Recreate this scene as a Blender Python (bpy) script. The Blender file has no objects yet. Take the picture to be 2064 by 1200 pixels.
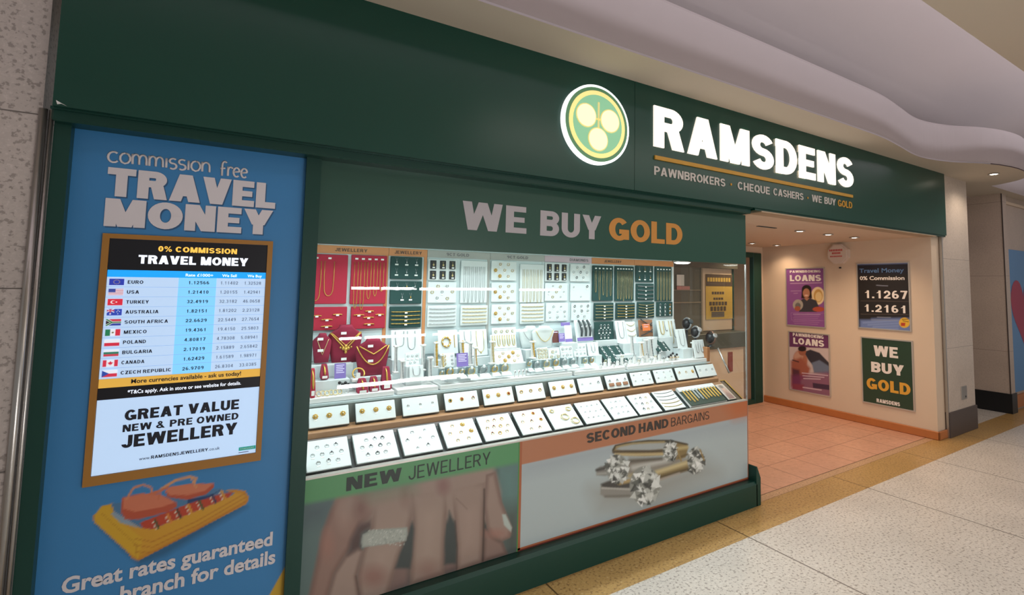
import bpy, math, random
import numpy as np
from mathutils import Vector, Matrix
random.seed(7)
SC = bpy.context.scene
COL = SC.collection

# ------------------------------------------------------------------ camera, world, light, exposure
CAM = np.array([0.2146, -2.6970, 1.65])
YAW, PITCH, ROLL, FPX, U0, V0 = 35.0407, 4.2820, 0.58, 1046.805, 1206.603, 497.798
_a, _b, _r = math.radians(YAW), math.radians(PITCH), math.radians(ROLL)
FW = np.array([math.sin(_a)*math.cos(_b), math.cos(_a)*math.cos(_b), math.sin(_b)])
_rt = np.array([math.cos(_a), -math.sin(_a), 0.0]); _up = np.cross(_rt, FW)
RT = _rt*math.cos(_r) + _up*math.sin(_r)
UP = -_rt*math.sin(_r) + _up*math.cos(_r)
cd = bpy.data.cameras.new('camera'); cam = bpy.data.objects.new('camera', cd); COL.objects.link(cam)
cd.sensor_width = 36.0; cd.lens = 36.0*FPX/2064
cd.shift_x = -(U0-1032)/2064; cd.shift_y = -(600-V0)/2064
cd.clip_start = 0.02
cam.matrix_world = Matrix(((RT[0], UP[0], -FW[0], CAM[0]), (RT[1], UP[1], -FW[1], CAM[1]), (RT[2], UP[2], -FW[2], CAM[2]), (0, 0, 0, 1)))
SC.camera = cam
SC.view_settings.view_transform = 'Standard'; SC.view_settings.look = 'None'
SC.view_settings.gamma = 1.0; SC.view_settings.use_curve_mapping = False
SC.view_settings.exposure = 0.0
wd = bpy.data.worlds.new('mall_daylight'); SC.world = wd; wd.use_nodes = True
wd.node_tree.nodes['Background'].inputs[0].default_value = (1.0, 0.95, 0.92, 1)
wd.node_tree.nodes['Background'].inputs[1].default_value = 0.27

def area(name, loc, rot, sx, sy, power, color=(1, 1, 1), spread=180):
    l = bpy.data.lights.new(name, 'AREA'); l.shape = 'RECTANGLE'; l.size = sx; l.size_y = sy
    l.energy = power; l.color = color; l.spread = math.radians(spread)
    o = bpy.data.objects.new(name, l); COL.objects.link(o); o.location = loc
    o.rotation_euler = [math.radians(q) for q in rot]
    return o
def spot(name, loc, power, color, angle=120, rot=(0, 0, 0), r=0.04):
    l = bpy.data.lights.new(name, 'SPOT'); l.energy = power; l.color = color
    l.spot_size = math.radians(angle); l.spot_blend = 0.7; l.shadow_soft_size = r
    o = bpy.data.objects.new(name, l); COL.objects.link(o); o.location = loc
    o.rotation_euler = [math.radians(q) for q in rot]
    return o
# mall ceiling lighting over the concourse floor
area('mall_ceiling_lamp', (5.2, -2.6, 3.26), (0, 0, 0), 6.0, 0.9, 42, (1, 0.93, 0.86))
# cool strip lamps under the lid of the display case
area('case_strip_lamp', (2.0, 0.10, 1.93), (-14, 0, 0), 2.8, 0.08, 17, (0.88, 0.97, 1.0))
area('case_back_strip_lamp', (2.0, 0.38, 1.95), (-30, 0, 0), 2.8, 0.10, 29, (0.88, 0.97, 1.0))
# warm fill from the lobby downlights is made with each downlight below
# cove lamp that washes the raised coffer
area('cove_lamp', (3.5, -1.75, 3.42), (150, 0, 0), 12, 0.1, 105, (0.92, 0.92, 1.0))
# strip lights of the shop across the mall (seen only as streaks mirrored in the glass)
STREAKS = True

# ------------------------------------------------------------------ helpers
def at(u, v, ax, val):
    d = FW + RT*(u-U0)/FPX - UP*(v-V0)/FPX
    i = 'xyz'.index(ax); t = (val-CAM[i])/d[i]
    q = CAM + d*t
    return Vector((float(q[0]), float(q[1]), float(q[2])))
def proj(X, Y, Z):
    dx, dy, dz = X-CAM[0], Y-CAM[1], Z-CAM[2]
    w = dx*FW[0]+dy*FW[1]+dz*FW[2]
    return (U0+FPX*(dx*RT[0]+dy*RT[1]+dz*RT[2])/w, V0-FPX*(dx*UP[0]+dy*UP[1]+dz*UP[2])/w)
def lin(c):
    if isinstance(c, str):
        c = c.lstrip('#'); c = [int(c[i:i+2], 16)/255 for i in (0, 2, 4)]
        return tuple((x/12.92 if x <= .04045 else ((x+.055)/1.055)**2.4) for x in c)
    return tuple(c)
MATS = {}
def mat(name, c, rough=.5, metal=0., emit=0., spec=.5, noise=0., nscale=20., bump=0., ecol=None):
    if name in MATS: return MATS[name]
    m = bpy.data.materials.new(name); m.use_nodes = True; nt = m.node_tree
    b = nt.nodes['Principled BSDF']; c = lin(c)
    b.inputs['Base Color'].default_value = (*c, 1); b.inputs['Roughness'].default_value = rough
    b.inputs['Metallic'].default_value = metal; b.inputs['Specular IOR Level'].default_value = spec
    if emit:
        b.inputs['Emission Color'].default_value = (*(lin(ecol) if ecol else c), 1); b.inputs['Emission Strength'].default_value = emit
    if noise or bump:
        tc = nt.nodes.new('ShaderNodeTexCoord'); n = nt.nodes.new('ShaderNodeTexNoise')
        n.inputs['Scale'].default_value = nscale; n.inputs['Detail'].default_value = 4
        nt.links.new(tc.outputs['Object'], n.inputs['Vector'])
        if noise:
            r = nt.nodes.new('ShaderNodeMapRange'); r.inputs['To Min'].default_value = 1-noise; r.inputs['To Max'].default_value = 1+noise
            mx = nt.nodes.new('ShaderNodeVectorMath'); mx.operation = 'SCALE'
            mx.inputs[0].default_value = c
            nt.links.new(n.outputs['Fac'], r.inputs['Value']); nt.links.new(r.outputs[0], mx.inputs['Scale'])
            nt.links.new(mx.outputs[0], b.inputs['Base Color'])
        if bump:
            bp = nt.nodes.new('ShaderNodeBump'); bp.inputs['Strength'].default_value = bump; bp.inputs['Distance'].default_value = .002
            nt.links.new(n.outputs['Fac'], bp.inputs['Height']); nt.links.new(bp.outputs[0], b.inputs['Normal'])
    MATS[name] = m
    return m
def print_mat(name, rough=.35, emit=0.):
    if name in MATS: return MATS[name]
    m = bpy.data.materials.new(name); m.use_nodes = True; nt = m.node_tree; b = nt.nodes['Principled BSDF']
    a = nt.nodes.new('ShaderNodeVertexColor'); a.layer_name = 'print'
    nt.links.new(a.outputs[0], b.inputs['Base Color']); b.inputs['Roughness'].default_value = rough
    if emit:
        nt.links.new(a.outputs[0], b.inputs['Emission Color']); b.inputs['Emission Strength'].default_value = emit
    MATS[name] = m
    return m
def terrazzo(name, base, dark, light, scale=55., rough=.35, joints=None, tile=None):
    """speckled stone; joints = world x positions of dark joints, tile = (sx, sz/sy axis, size) grid joints"""
    m = bpy.data.materials.new(name); m.use_nodes = True; nt = m.node_tree; b = nt.nodes['Principled BSDF']; N = nt.nodes.new; Lk = nt.links.new
    tc = N('ShaderNodeTexCoord'); pos = tc.outputs['Object']
    n1 = N('ShaderNodeTexNoise'); n1.inputs['Scale'].default_value = scale; n1.inputs['Detail'].default_value = 2; Lk(pos, n1.inputs['Vector'])
    n2 = N('ShaderNodeTexVoronoi'); n2.inputs['Scale'].default_value = scale*1.3; Lk(pos, n2.inputs['Vector'])
    n3 = N('ShaderNodeTexNoise'); n3.inputs['Scale'].default_value = 2.2; Lk(pos, n3.inputs['Vector'])
    r1 = N('ShaderNodeValToRGB'); r1.color_ramp.elements[0].position = .36; r1.color_ramp.elements[0].color = (*lin(dark), 1)
    r1.color_ramp.elements[1].position = .44; r1.color_ramp.elements[1].color = (*lin(base), 1)
    e = r1.color_ramp.elements.new(.62); e.color = (*lin(base), 1)
    e = r1.color_ramp.elements.new(.70); e.color = (*lin(light), 1)
    Lk(n1.outputs['Fac'], r1.inputs[0])
    r2 = N('ShaderNodeMapRange'); r2.inputs['From Min'].default_value = .3; r2.inputs['From Max'].default_value = .7
    r2.inputs['To Min'].default_value = .93; r2.inputs['To Max'].default_value = 1.05; Lk(n3.outputs['Fac'], r2.inputs['Value'])
    r3 = N('ShaderNodeMapRange'); r3.inputs['From Min'].default_value = 0; r3.inputs['From Max'].default_value = 1
    r3.inputs['To Min'].default_value = .93; r3.inputs['To Max'].default_value = 1.03; Lk(n2.outputs['Color'], r3.inputs['Value'])
    mu = N('ShaderNodeMath'); mu.operation = 'MULTIPLY'; Lk(r2.outputs[0], mu.inputs[0]); Lk(r3.outputs[0], mu.inputs[1])
    sc_ = N('ShaderNodeVectorMath'); sc_.operation = 'SCALE'; Lk(r1.outputs[0], sc_.inputs[0]); Lk(mu.outputs[0], sc_.inputs['Scale'])
    out = sc_.outputs[0]
    masks = []
    if joints or tile:
        sp = N('ShaderNodeSeparateXYZ'); Lk(pos, sp.inputs[0])
    for jx in joints or ():
        d = N('ShaderNodeMath'); d.operation = 'COMPARE'; d.inputs[1].default_value = jx; d.inputs[2].default_value = .005
        Lk(sp.outputs[0], d.inputs[0]); masks.append(d.outputs[0])
    for (axis, size, off, wd_) in tile or ():
        a_ = N('ShaderNodeMath'); a_.operation = 'ADD'; a_.inputs[1].default_value = off; Lk(sp.outputs[axis], a_.inputs[0])
        p_ = N('ShaderNodeMath'); p_.operation = 'PINGPONG'; p_.inputs[1].default_value = size/2; Lk(a_.outputs[0], p_.inputs[0])
        d = N('ShaderNodeMath'); d.operation = 'LESS_THAN'; d.inputs[1].default_value = wd_; Lk(p_.outputs[0], d.inputs[0]); masks.append(d.outputs[0])
    if masks:
        s = masks[0]
        for q in masks[1:]:
            x = N('ShaderNodeMath'); x.operation = 'MAXIMUM'; Lk(s, x.inputs[0]); Lk(q, x.inputs[1]); s = x.outputs[0]
        mx = N('ShaderNodeMix'); mx.data_type = 'RGBA'; Lk(s, mx.inputs['Factor']); Lk(out, mx.inputs['A']); mx.inputs['B'].default_value = (*[.45*q for q in lin(dark)], 1)
        out = mx.outputs['Result']
    Lk(out, b.inputs['Base Color']); b.inputs['Roughness'].default_value = rough
    return m
def glass_mat(name, tint=(1, 1, 1), refl=1.0):
    m = bpy.data.materials.new(name); m.use_nodes = True; nt = m.node_tree; N = nt.nodes.new
    for n in list(nt.nodes):
        if n.type != 'OUTPUT_MATERIAL': nt.nodes.remove(n)
    t = N('ShaderNodeBsdfTransparent'); t.inputs[0].default_value = (*tint, 1)
    g = N('ShaderNodeBsdfGlossy'); g.inputs['Roughness'].default_value = .01
    f = N('ShaderNodeFresnel'); f.inputs[0].default_value = 1.45
    k = N('ShaderNodeMath'); k.operation = 'MULTIPLY'; k.inputs[1].default_value = refl
    mx = N('ShaderNodeMixShader'); o = [n for n in nt.nodes if n.type == 'OUTPUT_MATERIAL'][0]
    gm = N('ShaderNodeNewGeometry'); fr = N('ShaderNodeMath'); fr.operation = 'SUBTRACT'; fr.inputs[0].default_value = 1.0; fr.use_clamp = True
    nt.links.new(gm.outputs['Backfacing'], fr.inputs[1]); nt.links.new(fr.outputs[0], k.inputs[1])   # the inner face of the pane does not mirror again
    nt.links.new(f.outputs[0], k.inputs[0]); nt.links.new(k.outputs[0], mx.inputs[0]); nt.links.new(t.outputs[0], mx.inputs[1]); nt.links.new(g.outputs[0], mx.inputs[2]); nt.links.new(mx.outputs[0], o.inputs[0])
    return m

class MB:
    """collects shapes; build() links them as ONE mesh object"""
    def __init__(s): s.v = []; s.f = []; s.mi = []; s.sm = []; s.mats = []; s.cur = 0
    def use(s, m):
        if m not in s.mats: s.mats.append(m)
        s.cur = s.mats.index(m); return s
    def add(s, vs, fs, smooth=False):
        o = len(s.v); s.v += [tuple(map(float, q)) for q in vs]
        for f in fs: s.f.append([o+i for i in f]); s.mi.append(s.cur); s.sm.append(smooth)
        return s
    def box(s, x0, x1, y0, y1, z0, z1, M=None, bev=0.):
        if bev:
            bx = min(bev, (x1-x0)*.45, (z1-z0)*.45, (y1-y0)*.45)
            # bevelled box: chamfer all edges via 24 verts
            vs = []; idx = {}
            for i, x in enumerate((x0, x1)):
                for j, y in enumerate((y0, y1)):
                    for k, z in enumerate((z0, z1)):
                        sx, sy, sz = (1 if i == 0 else -1), (1 if j == 0 else -1), (1 if k == 0 else -1)
                        idx[(i, j, k)] = len(vs)
                        vs += [(x, y+sy*bx, z+sz*bx), (x+sx*bx, y, z+sz*bx), (x+sx*bx, y+sy*bx, z)]
            I = lambda i, j, k, a: idx[(i, j, k)]+a
            fs = []
            for i in (0, 1): fs.append([I(i, 0, 0, 0), I(i, 1, 0, 0), I(i, 1, 1, 0), I(i, 0, 1, 0)])
            for j in (0, 1): fs.append([I(0, j, 0, 1), I(1, j, 0, 1), I(1, j, 1, 1), I(0, j, 1, 1)])
            for k in (0, 1): fs.append([I(0, 0, k, 2), I(1, 0, k, 2), I(1, 1, k, 2), I(0, 1, k, 2)])
            for a in (0, 1):
                for c in (0, 1):
                    fs.append([I(0, a, c, 1), I(1, a, c, 1), I(1, a, c, 2), I(0, a, c, 2)])
                    fs.append([I(a, 0, c, 0), I(a, 1, c, 0), I(a, 1, c, 2), I(a, 0, c, 2)])
                    fs.append([I(a, c, 0, 0), I(a, c, 1, 0), I(a, c, 1, 1), I(a, c, 0, 1)])
            for q in idx: fs.append([idx[q], idx[q]+1, idx[q]+2])
        else:
            vs = [(x0, y0, z0), (x1, y0, z0), (x1, y1, z0), (x0, y1, z0), (x0, y0, z1), (x1, y0, z1), (x1, y1, z1), (x0, y1, z1)]
            fs = [(0, 3, 2, 1), (4, 5, 6, 7), (0, 1, 5, 4), (1, 2, 6, 5), (2, 3, 7, 6), (3, 0, 4, 7)]
        if M is not None: vs = [M @ Vector(q) for q in vs]
        return s.add(vs, fs)
    def prism(s, pts, d, M=None):
        """polygon pts (x,z) extruded along y from 0 to d (front at y=0); d=0 -> flat"""
        n = len(pts); vs = [(x, 0, z) for x, z in pts]
        if d:
            vs += [(x, d, z) for x, z in pts]
            fs = [list(range(n)), list(range(2*n-1, n-1, -1))] + [[i, (i+1) % n, n+(i+1) % n, n+i] for i in range(n)]
        else: fs = [list(range(n))]
        if M is not None: vs = [M @ Vector(q) for q in vs]
        return s.add(vs, fs)
    def tube(s, path, r, n=6, closed=False, M=None):
        P = [Vector(q) for q in path]; m = len(P); vs = []; rr = r if isinstance(r, (list, tuple)) else [r]*m
        ref = None
        for i, q in enumerate(P):
            t = (P[(i+1) % m]-P[i-1]) if closed else (P[min(i+1, m-1)]-P[max(i-1, 0)])
            t = t.normalized() if t.length > 1e-9 else Vector((0, 0, 1))
            if ref is None: ref = t.orthogonal().normalized()
            a = (ref - t*ref.dot(t)); a = a.normalized() if a.length > 1e-6 else t.orthogonal().normalized()
            ref = a; b = t.cross(a)
            for k in range(n):
                g = 2*math.pi*k/n; vs.append(q + (a*math.cos(g)+b*math.sin(g))*rr[i])
        fs = []
        for i in range(m if closed else m-1):
            for k in range(n):
                j = (i+1) % m; fs.append([i*n+k, i*n+(k+1) % n, j*n+(k+1) % n, j*n+k])
        if not closed: fs += [list(range(n))[::-1], list(range((m-1)*n, m*n))]
        if M is not None: vs = [M @ Vector(q) for q in vs]
        return s.add(vs, fs, True)
    def lathe(s, prof, n=24, M=None, smooth=True):
        """prof = [(r,z)...] round the z axis"""
        vs = []; fs = []; m = len(prof)
        for r, z in prof:
            for k in range(n):
                g = 2*math.pi*k/n; vs.append((r*math.cos(g), r*math.sin(g), z))
        for i in range(m-1):
            for k in range(n): fs.append([i*n+k, i*n+(k+1) % n, (i+1)*n+(k+1) % n, (i+1)*n+k])
        if prof[0][0] > 1e-6: fs.append(list(range(n))[::-1])
        if prof[-1][0] > 1e-6: fs.append(list(range((m-1)*n, m*n)))
        if M is not None: vs = [M @ Vector(q) for q in vs]
        return s.add(vs, fs, smooth)
    def ball(s, c, r, n=8, M=None, sc=(1, 1, 1)):
        m = max(4, n//2); prof = [(max(1e-7, math.sin(math.pi*i/m)), -math.cos(math.pi*i/m)) for i in range(m+1)]
        X = Matrix.Translation(c) @ Matrix.Diagonal((r*sc[0], r*sc[1], r*sc[2], 1))
        return s.lathe(prof, n, (M @ X) if M is not None else X)
    def mesh(s, name, origin=(0, 0, 0)):
        me = bpy.data.meshes.new(name); ox, oy, oz = origin
        me.from_pydata([(x-ox, y-oy, z-oz) for x, y, z in s.v], [], s.f)
        for m in s.mats: me.materials.append(m)
        me.polygons.foreach_set('material_index', s.mi); me.polygons.foreach_set('use_smooth', s.sm)
        me.update()
        return me
    def build(s, name, parent=None, m=None, origin=None, label=None):
        if m is not None and not s.mats: s.mats = [m]
        if parent is not None: org = WLOC[parent.name]
        else: org = origin if origin is not None else base_of(s.v)
        o = bpy.data.objects.new(name, s.mesh(name, org)); COL.objects.link(o)
        if parent is not None:
            o.parent = parent; WLOC[o.name] = org
        else:
            o.location = org; WLOC[o.name] = tuple(org)
        if label: o['label'] = label
        return o
WLOC = {}
def base_of(v):
    a = np.array(v); lo, hi = a.min(0), a.max(0)
    return (float((lo[0]+hi[0])/2), float((lo[1]+hi[1])/2), float(lo[2]))
LABELS = {}
def tag(o, label, cat, group=None):
    n = len(label.split())
    if not 4 <= n <= 16: print('LABEL LENGTH', n, label)
    if label in LABELS: print('DUPLICATE LABEL', label)
    LABELS[label] = 1
    o['label'] = label; o['category'] = cat
    if group: o['group'] = group
    return o
def thing(name, loc, label, cat, group=None):
    o = bpy.data.objects.new(name, None); COL.objects.link(o); o.location = loc; o.empty_display_size = .05
    WLOC[o.name] = tuple(loc); return tag(o, label, cat, group)
def struct(o, label=None):
    o['kind'] = 'structure'
    if label: o['label'] = label
    return o
def put(name, me, M, label, cat, group=None):
    o = bpy.data.objects.new(name, me); COL.objects.link(o); o.matrix_world = M
    return tag(o, label, cat, group)
def frameY(y): return Matrix.Translation((0, y, 0))
def frameX(x):
    """local x -> world -y (so that the face looks to -x), local y -> world +x"""
    return Matrix(((0, 1, 0, x), (-1, 0, 0, 0), (0, 0, 1, 0), (0, 0, 0, 1)))

# ------------------------------------------------------------------ lettering: a stroke alphabet with adjustable weight
def _rect(x0, y0, x1, y1): return [(x0, y0), (x1, y0), (x1, y1), (x0, y1)]
def _dg(x0, y0, x1, y1, h): return [(x0, y0), (x0+h, y0), (x1+h, y1), (x1, y1)]
def _arc(cx, cy, rx, ry, a0, a1, tx, ty, n=14):
    P = []
    for i in range(n):
        q0, q1 = [math.radians(a0+(a1-a0)*(i+k)/n) for k in (0, 1)]
        o = lambda q: (cx+rx*math.cos(q), cy+ry*math.sin(q)); c = lambda q: (cx+(rx-tx)*math.cos(q), cy+(ry-ty)*math.sin(q))
        P.append([c(q0), o(q0), o(q1), c(q1)])
    return P
def _bowl(x0, y0, x1, y1, t, ty):
    r = (y1-y0)/2; rx = min(r*1.05, x1-x0)
    return [_rect(x0, y1-ty, x1-rx, y1), _rect(x0, y0, x1-rx, y0+ty)] + _arc(x1-rx, (y0+y1)/2, rx, r, -90, 90, t, ty)
def glyph(ch, w, t):
    ty = t*.86; h = t*1.12; m = w/2
    if ch == 'A': return [_dg(0, 0, m-h*.55, 1, h), _dg(w-h, 0, m-h*.45, 1, h), _rect(w*.22, .2, w*.78, .2+ty*.85)]
    if ch == 'B': return [_rect(0, 0, t, 1)] + _bowl(t*.5, .5-ty*.25, w, 1, t, ty)[0:] + _bowl(t*.5, 0, w, .5+ty*.5, t, ty)
    if ch == 'C': return _arc(m, .5, m, .5, 38, 322, t, ty, 24)
    if ch == 'D': return [_rect(0, 0, t, 1), _rect(0, 1-ty, w*.5, 1), _rect(0, 0, w*.5, ty)] + _arc(w*.45, .5, w*.55, .5, -90, 90, t, ty)
    if ch == 'E': return [_rect(0, 0, t, 1), _rect(0, 0, w, ty), _rect(0, 1-ty, w*.97, 1), _rect(0, .5-ty*.45, w*.9, .5+ty*.45)]
    if ch == 'F': return [_rect(0, 0, t, 1), _rect(0, 1-ty, w, 1), _rect(0, .48-ty*.45, w*.88, .48+ty*.45)]
    if ch == 'G': return _arc(m, .5, m, .5, 40, 325, t, ty, 24) + [_rect(w-t*.85, .06, w, .48), _rect(m, .48-ty*.85, w, .5)]
    if ch == 'H': return [_rect(0, 0, t, 1), _rect(w-t, 0, w, 1), _rect(0, .5-ty/2, w, .5+ty/2)]
    if ch == 'I': return [_rect(0, 0, t, 1)]
    if ch == 'J': return [_rect(w-t, .3, w, 1)] + _arc(m, .3, m, .3, 180, 360, t, ty)
    if ch == 'K': return [_rect(0, 0, t, 1), _dg(t*.6, .3, w-h*1.15, 1, h*1.15), _dg(w-h*1.15, 0, w*.28, .58, h*1.1)]
    if ch == 'L': return [_rect(0, 0, t, 1), _rect(0, 0, w, ty)]
    if ch == 'M': return [_rect(0, 0, t*.93, 1), _rect(w-t*.93, 0, w, 1), _dg(m-h*.5, 0, 0, 1, h), _dg(m-h*.5, 0, w-h, 1, h)]
    if ch == 'N': return [_rect(0, 0, t*.95, 1), _rect(w-t*.95, 0, w, 1), _dg(w-h*1.1, 0, 0, 1, h*1.1)]
    if ch in 'O': return _arc(m, .5, m, .5, 0, 360, t, ty, 28)
    if ch == 'P': return [_rect(0, 0, t, 1)] + _bowl(t*.5, .37, w, 1, t, ty)
    if ch == 'Q': return _arc(m, .5, m, .5, 0, 360, t, ty, 28) + [_dg(w-h, -.05, w*.5, .3, h)]
    if ch == 'R': return [_rect(0, 0, t, 1)] + _bowl(t*.5, .42, w*.96, 1, t, ty) + [_dg(w-h*1.05, 0, w*.42, .5, h*1.05)]
    if ch in 'Ss':
        rx, ry = (w-t)/2, (1-ty)/4; P = []
        for i in range(15): q = math.radians(20+250*i/14); P.append((m+rx*math.cos(q), 1-ty/2-ry+ry*math.sin(q)))
        for i in range(1, 15): q = math.radians(90-250*i/14); P.append((m+rx*math.cos(q), ty/2+ry+ry*math.sin(q)))
        return _strk(P, t, ty)
    if ch == 'T': return [_rect(m-t/2, 0, m+t/2, 1), _rect(0, 1-ty, w, 1)]
    if ch == 'U': return [_rect(0, .36, t, 1), _rect(w-t, .36, w, 1)] + _arc(m, .37, m, .37, 180, 360, t, ty)
    if ch == 'V': return [_dg(m-h*.55, 0, 0, 1, h), _dg(m-h*.45, 0, w-h, 1, h)]
    if ch == 'W':
        g = h*.92
        return [_dg(w*.25-g*.5, 0, 0, 1, g), _dg(w*.25-g*.5, 0, m-g*.5, 1, g), _dg(w*.75-g*.5, 0, m-g*.5, 1, g), _dg(w*.75-g*.5, 0, w-g, 1, g)]
    if ch == 'X': return [_dg(0, 0, w-h*1.1, 1, h*1.1), _dg(w-h*1.1, 0, 0, 1, h*1.1)]
    if ch == 'Y': return [_rect(m-t/2, 0, m+t/2, .42), _dg(m-h*.55, .38, 0, 1, h), _dg(m-h*.45, .38, w-h, 1, h)]
    if ch == 'Z': return [_rect(0, 0, w, ty), _rect(0, 1-ty, w, 1), _dg(0, ty*.5, w-h*1.2, 1-ty*.5, h*1.2)]
    if ch == '0': return _arc(m, .5, m, .5, 0, 360, t, ty, 24)
    if ch == '1': return [_rect(m-t*.2, 0, m+t*.8, 1), _dg(w*.08, .66, m-t*.2, .86, t*.7)]
    if ch == '2':
        ry = .29; P = [(m+(w-t)/2*math.cos(math.radians(q)), 1-ty/2-ry+ry*math.sin(math.radians(q))) for q in range(175, -31, -15)]
        return _strk(P+[(t*.6, ty*.8)], t, ty) + [_rect(0, 0, w, ty)]
    if ch == '3': return _arc(m*.95, .73, m*.95, .27, -90, 160, t, ty) + _arc(m, .28, m, .28, -160, 90, t, ty)
    if ch == '4': return [_rect(w*.6, 0, w*.6+t, 1), _rect(0, .2, w, .2+ty), _dg(0, .28, w*.6-h*.1, 1, h)]
    if ch == '5': return [_rect(w*.1, 1-ty, w*.95, 1), _rect(w*.08, .45, w*.08+t*.9, 1)] + _arc(m, .33, m, .33, -155, 140, t, ty, 18)
    if ch == '6': return _arc(m, .31, m, .31, 0, 360, t, ty, 20) + _arc(m, .5, m, .5, 60, 200, t, ty, 14)
    if ch == '7': return [_rect(0, 1-ty, w, 1), _dg(w*.2, 0, w-h, 1-ty*.5, h)]
    if ch == '8': return _arc(m, .27, m, .27, 0, 360, t, ty, 20) + _arc(m, .74, m*.92, .26, 0, 360, t, ty, 20)
    if ch == '9': return _arc(m, .69, m, .31, 0, 360, t, ty, 20) + _arc(m, .5, m, .5, 240, 380, t, ty, 14)
    if ch == '&': return _arc(w*.42, .76, w*.26, .24, 0, 360, t*.8, ty*.8, 16) + _arc(w*.4, .27, w*.4, .27, 30, 330, t*.9, ty*.9, 18) + [_dg(w-h, 0, w*.25, .62, h*.9)]
    if ch == '%': return _arc(w*.22, .75, w*.22, .25, 0, 360, t*.6, ty*.6, 16) + _arc(w*.78, .25, w*.22, .25, 0, 360, t*.6, ty*.6, 16) + [_dg(w*.2, 0, w*.7, 1, t*.5)]
    if ch == '.': return [_rect(0, 0, t*1.05, t*1.0)]
    if ch == '-': return [_rect(0, .36, w, .36+ty*.8)]
    if ch == '\u00b7': return _arc(m, .45, t*.55, t*.55, 0, 360, t*.54, t*.54, 10)
    if ch == '!': return [_rect(0, 0, t, t), _rect(0, .28, t, 1)]
    return []
def _strk(P, tx, ty):
    n = len(P); L = []
    for i, (x, y) in enumerate(P):
        x0, y0 = P[max(i-1, 0)]; x1, y1 = P[min(i+1, n-1)]; dx, dy = x1-x0, y1-y0; d = math.hypot(dx, dy) or 1
        nx, ny = -dy/d*tx/2, dx/d*ty/2; L.append(((x+nx, y+ny), (x-nx, y-ny)))
    return [[L[i][1], L[i+1][1], L[i+1][0], L[i][0]] for i in range(n-1)]
GW = dict(A=.82, B=.72, C=.78, D=.76, E=.64, F=.6, G=.8, H=.74, I=.0, J=.6, K=.78, L=.6, M=.9, N=.76, O=.82, P=.7, Q=.82, R=.76, S=.72, T=.68, U=.74, V=.8, W=1.14, X=.8, Y=.8, Z=.68)
def layout(s, t, gap=.11, digit=.6, space=.32):
    out = []; x = 0
    for ch in s:
        if ch == ' ': x += space; continue
        w = t if ch in 'I!' else (t*1.05 if ch == '.' else (t*1.3 if ch == '\u00b7' else (.9 if ch in '&%' else (.35 if ch == '-' else GW.get(ch, digit)))))
        if ch in GW and ch != 'I': w = w*(.86+.5*t)
        out.append((ch, x, w)); x += w+gap
    return out, x-gap
def caps(parent, name, s, x0, x1, z0, z1, M, m, t=.24, depth=0, gap=.11, each=False, label=None, space=.32, shear=0.):
    """capitals/digits between x0..x1, z0..z1 of the local plane M; each=True makes every letter its own part"""
    lay, W = layout(s, t, gap, space=space); k = (x1-x0)/W; H = z1-z0; res = []
    mb = MB(); mb.use(m)
    for ch, lx, w in lay:
        if each: mb = MB(); mb.use(m)
        for ip, p in enumerate(glyph(ch, w, t)):
            q = [(x0+(lx+px)*k+shear*H*py, z0+py*H) for px, py in p]
            ar = sum(q[i][0]*q[(i+1) % len(q)][1]-q[(i+1) % len(q)][0]*q[i][1] for i in range(len(q)))
            if ar < 0: q = q[::-1]
            mb.prism(q, depth, M @ Matrix.Translation((0, -ip*4e-5, 0)))
        if each: res.append(mb.build(name, parent))
    if each: return res
    return mb.build(name, parent, label=label)
def words(parent, name, s, x0, x1, z0, z1, M, m, bold=.0, shear=0.):
    """mixed-case line in the built-in font, converted to a mesh part; z0..z1 = baseline..cap height"""
    c = bpy.data.curves.new('line', 'FONT'); c.body = s; c.size = 1; c.offset = bold; c.resolution_u = 3; c.shear = shear
    o = bpy.data.objects.new('line', c); COL.objects.link(o); bpy.context.view_layer.update()
    me0 = o.evaluated_get(bpy.context.evaluated_depsgraph_get()).to_mesh()
    vs = [tuple(v.co) for v in me0.vertices]; fs = [list(p.vertices) for p in me0.polygons]
    bpy.data.objects.remove(o); bpy.data.curves.remove(c)
    xa = min(v[0] for v in vs); xb = max(v[0] for v in vs); k = (x1-x0)/(xb-xa); kz = (z1-z0)/.70
    mb = MB(); mb.use(m)
    mb.add([M @ Vector((x0+(x-xa)*k, 0, z0+y*kz)) for x, y, z in vs], fs)
    return mb.build(name, parent)

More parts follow.
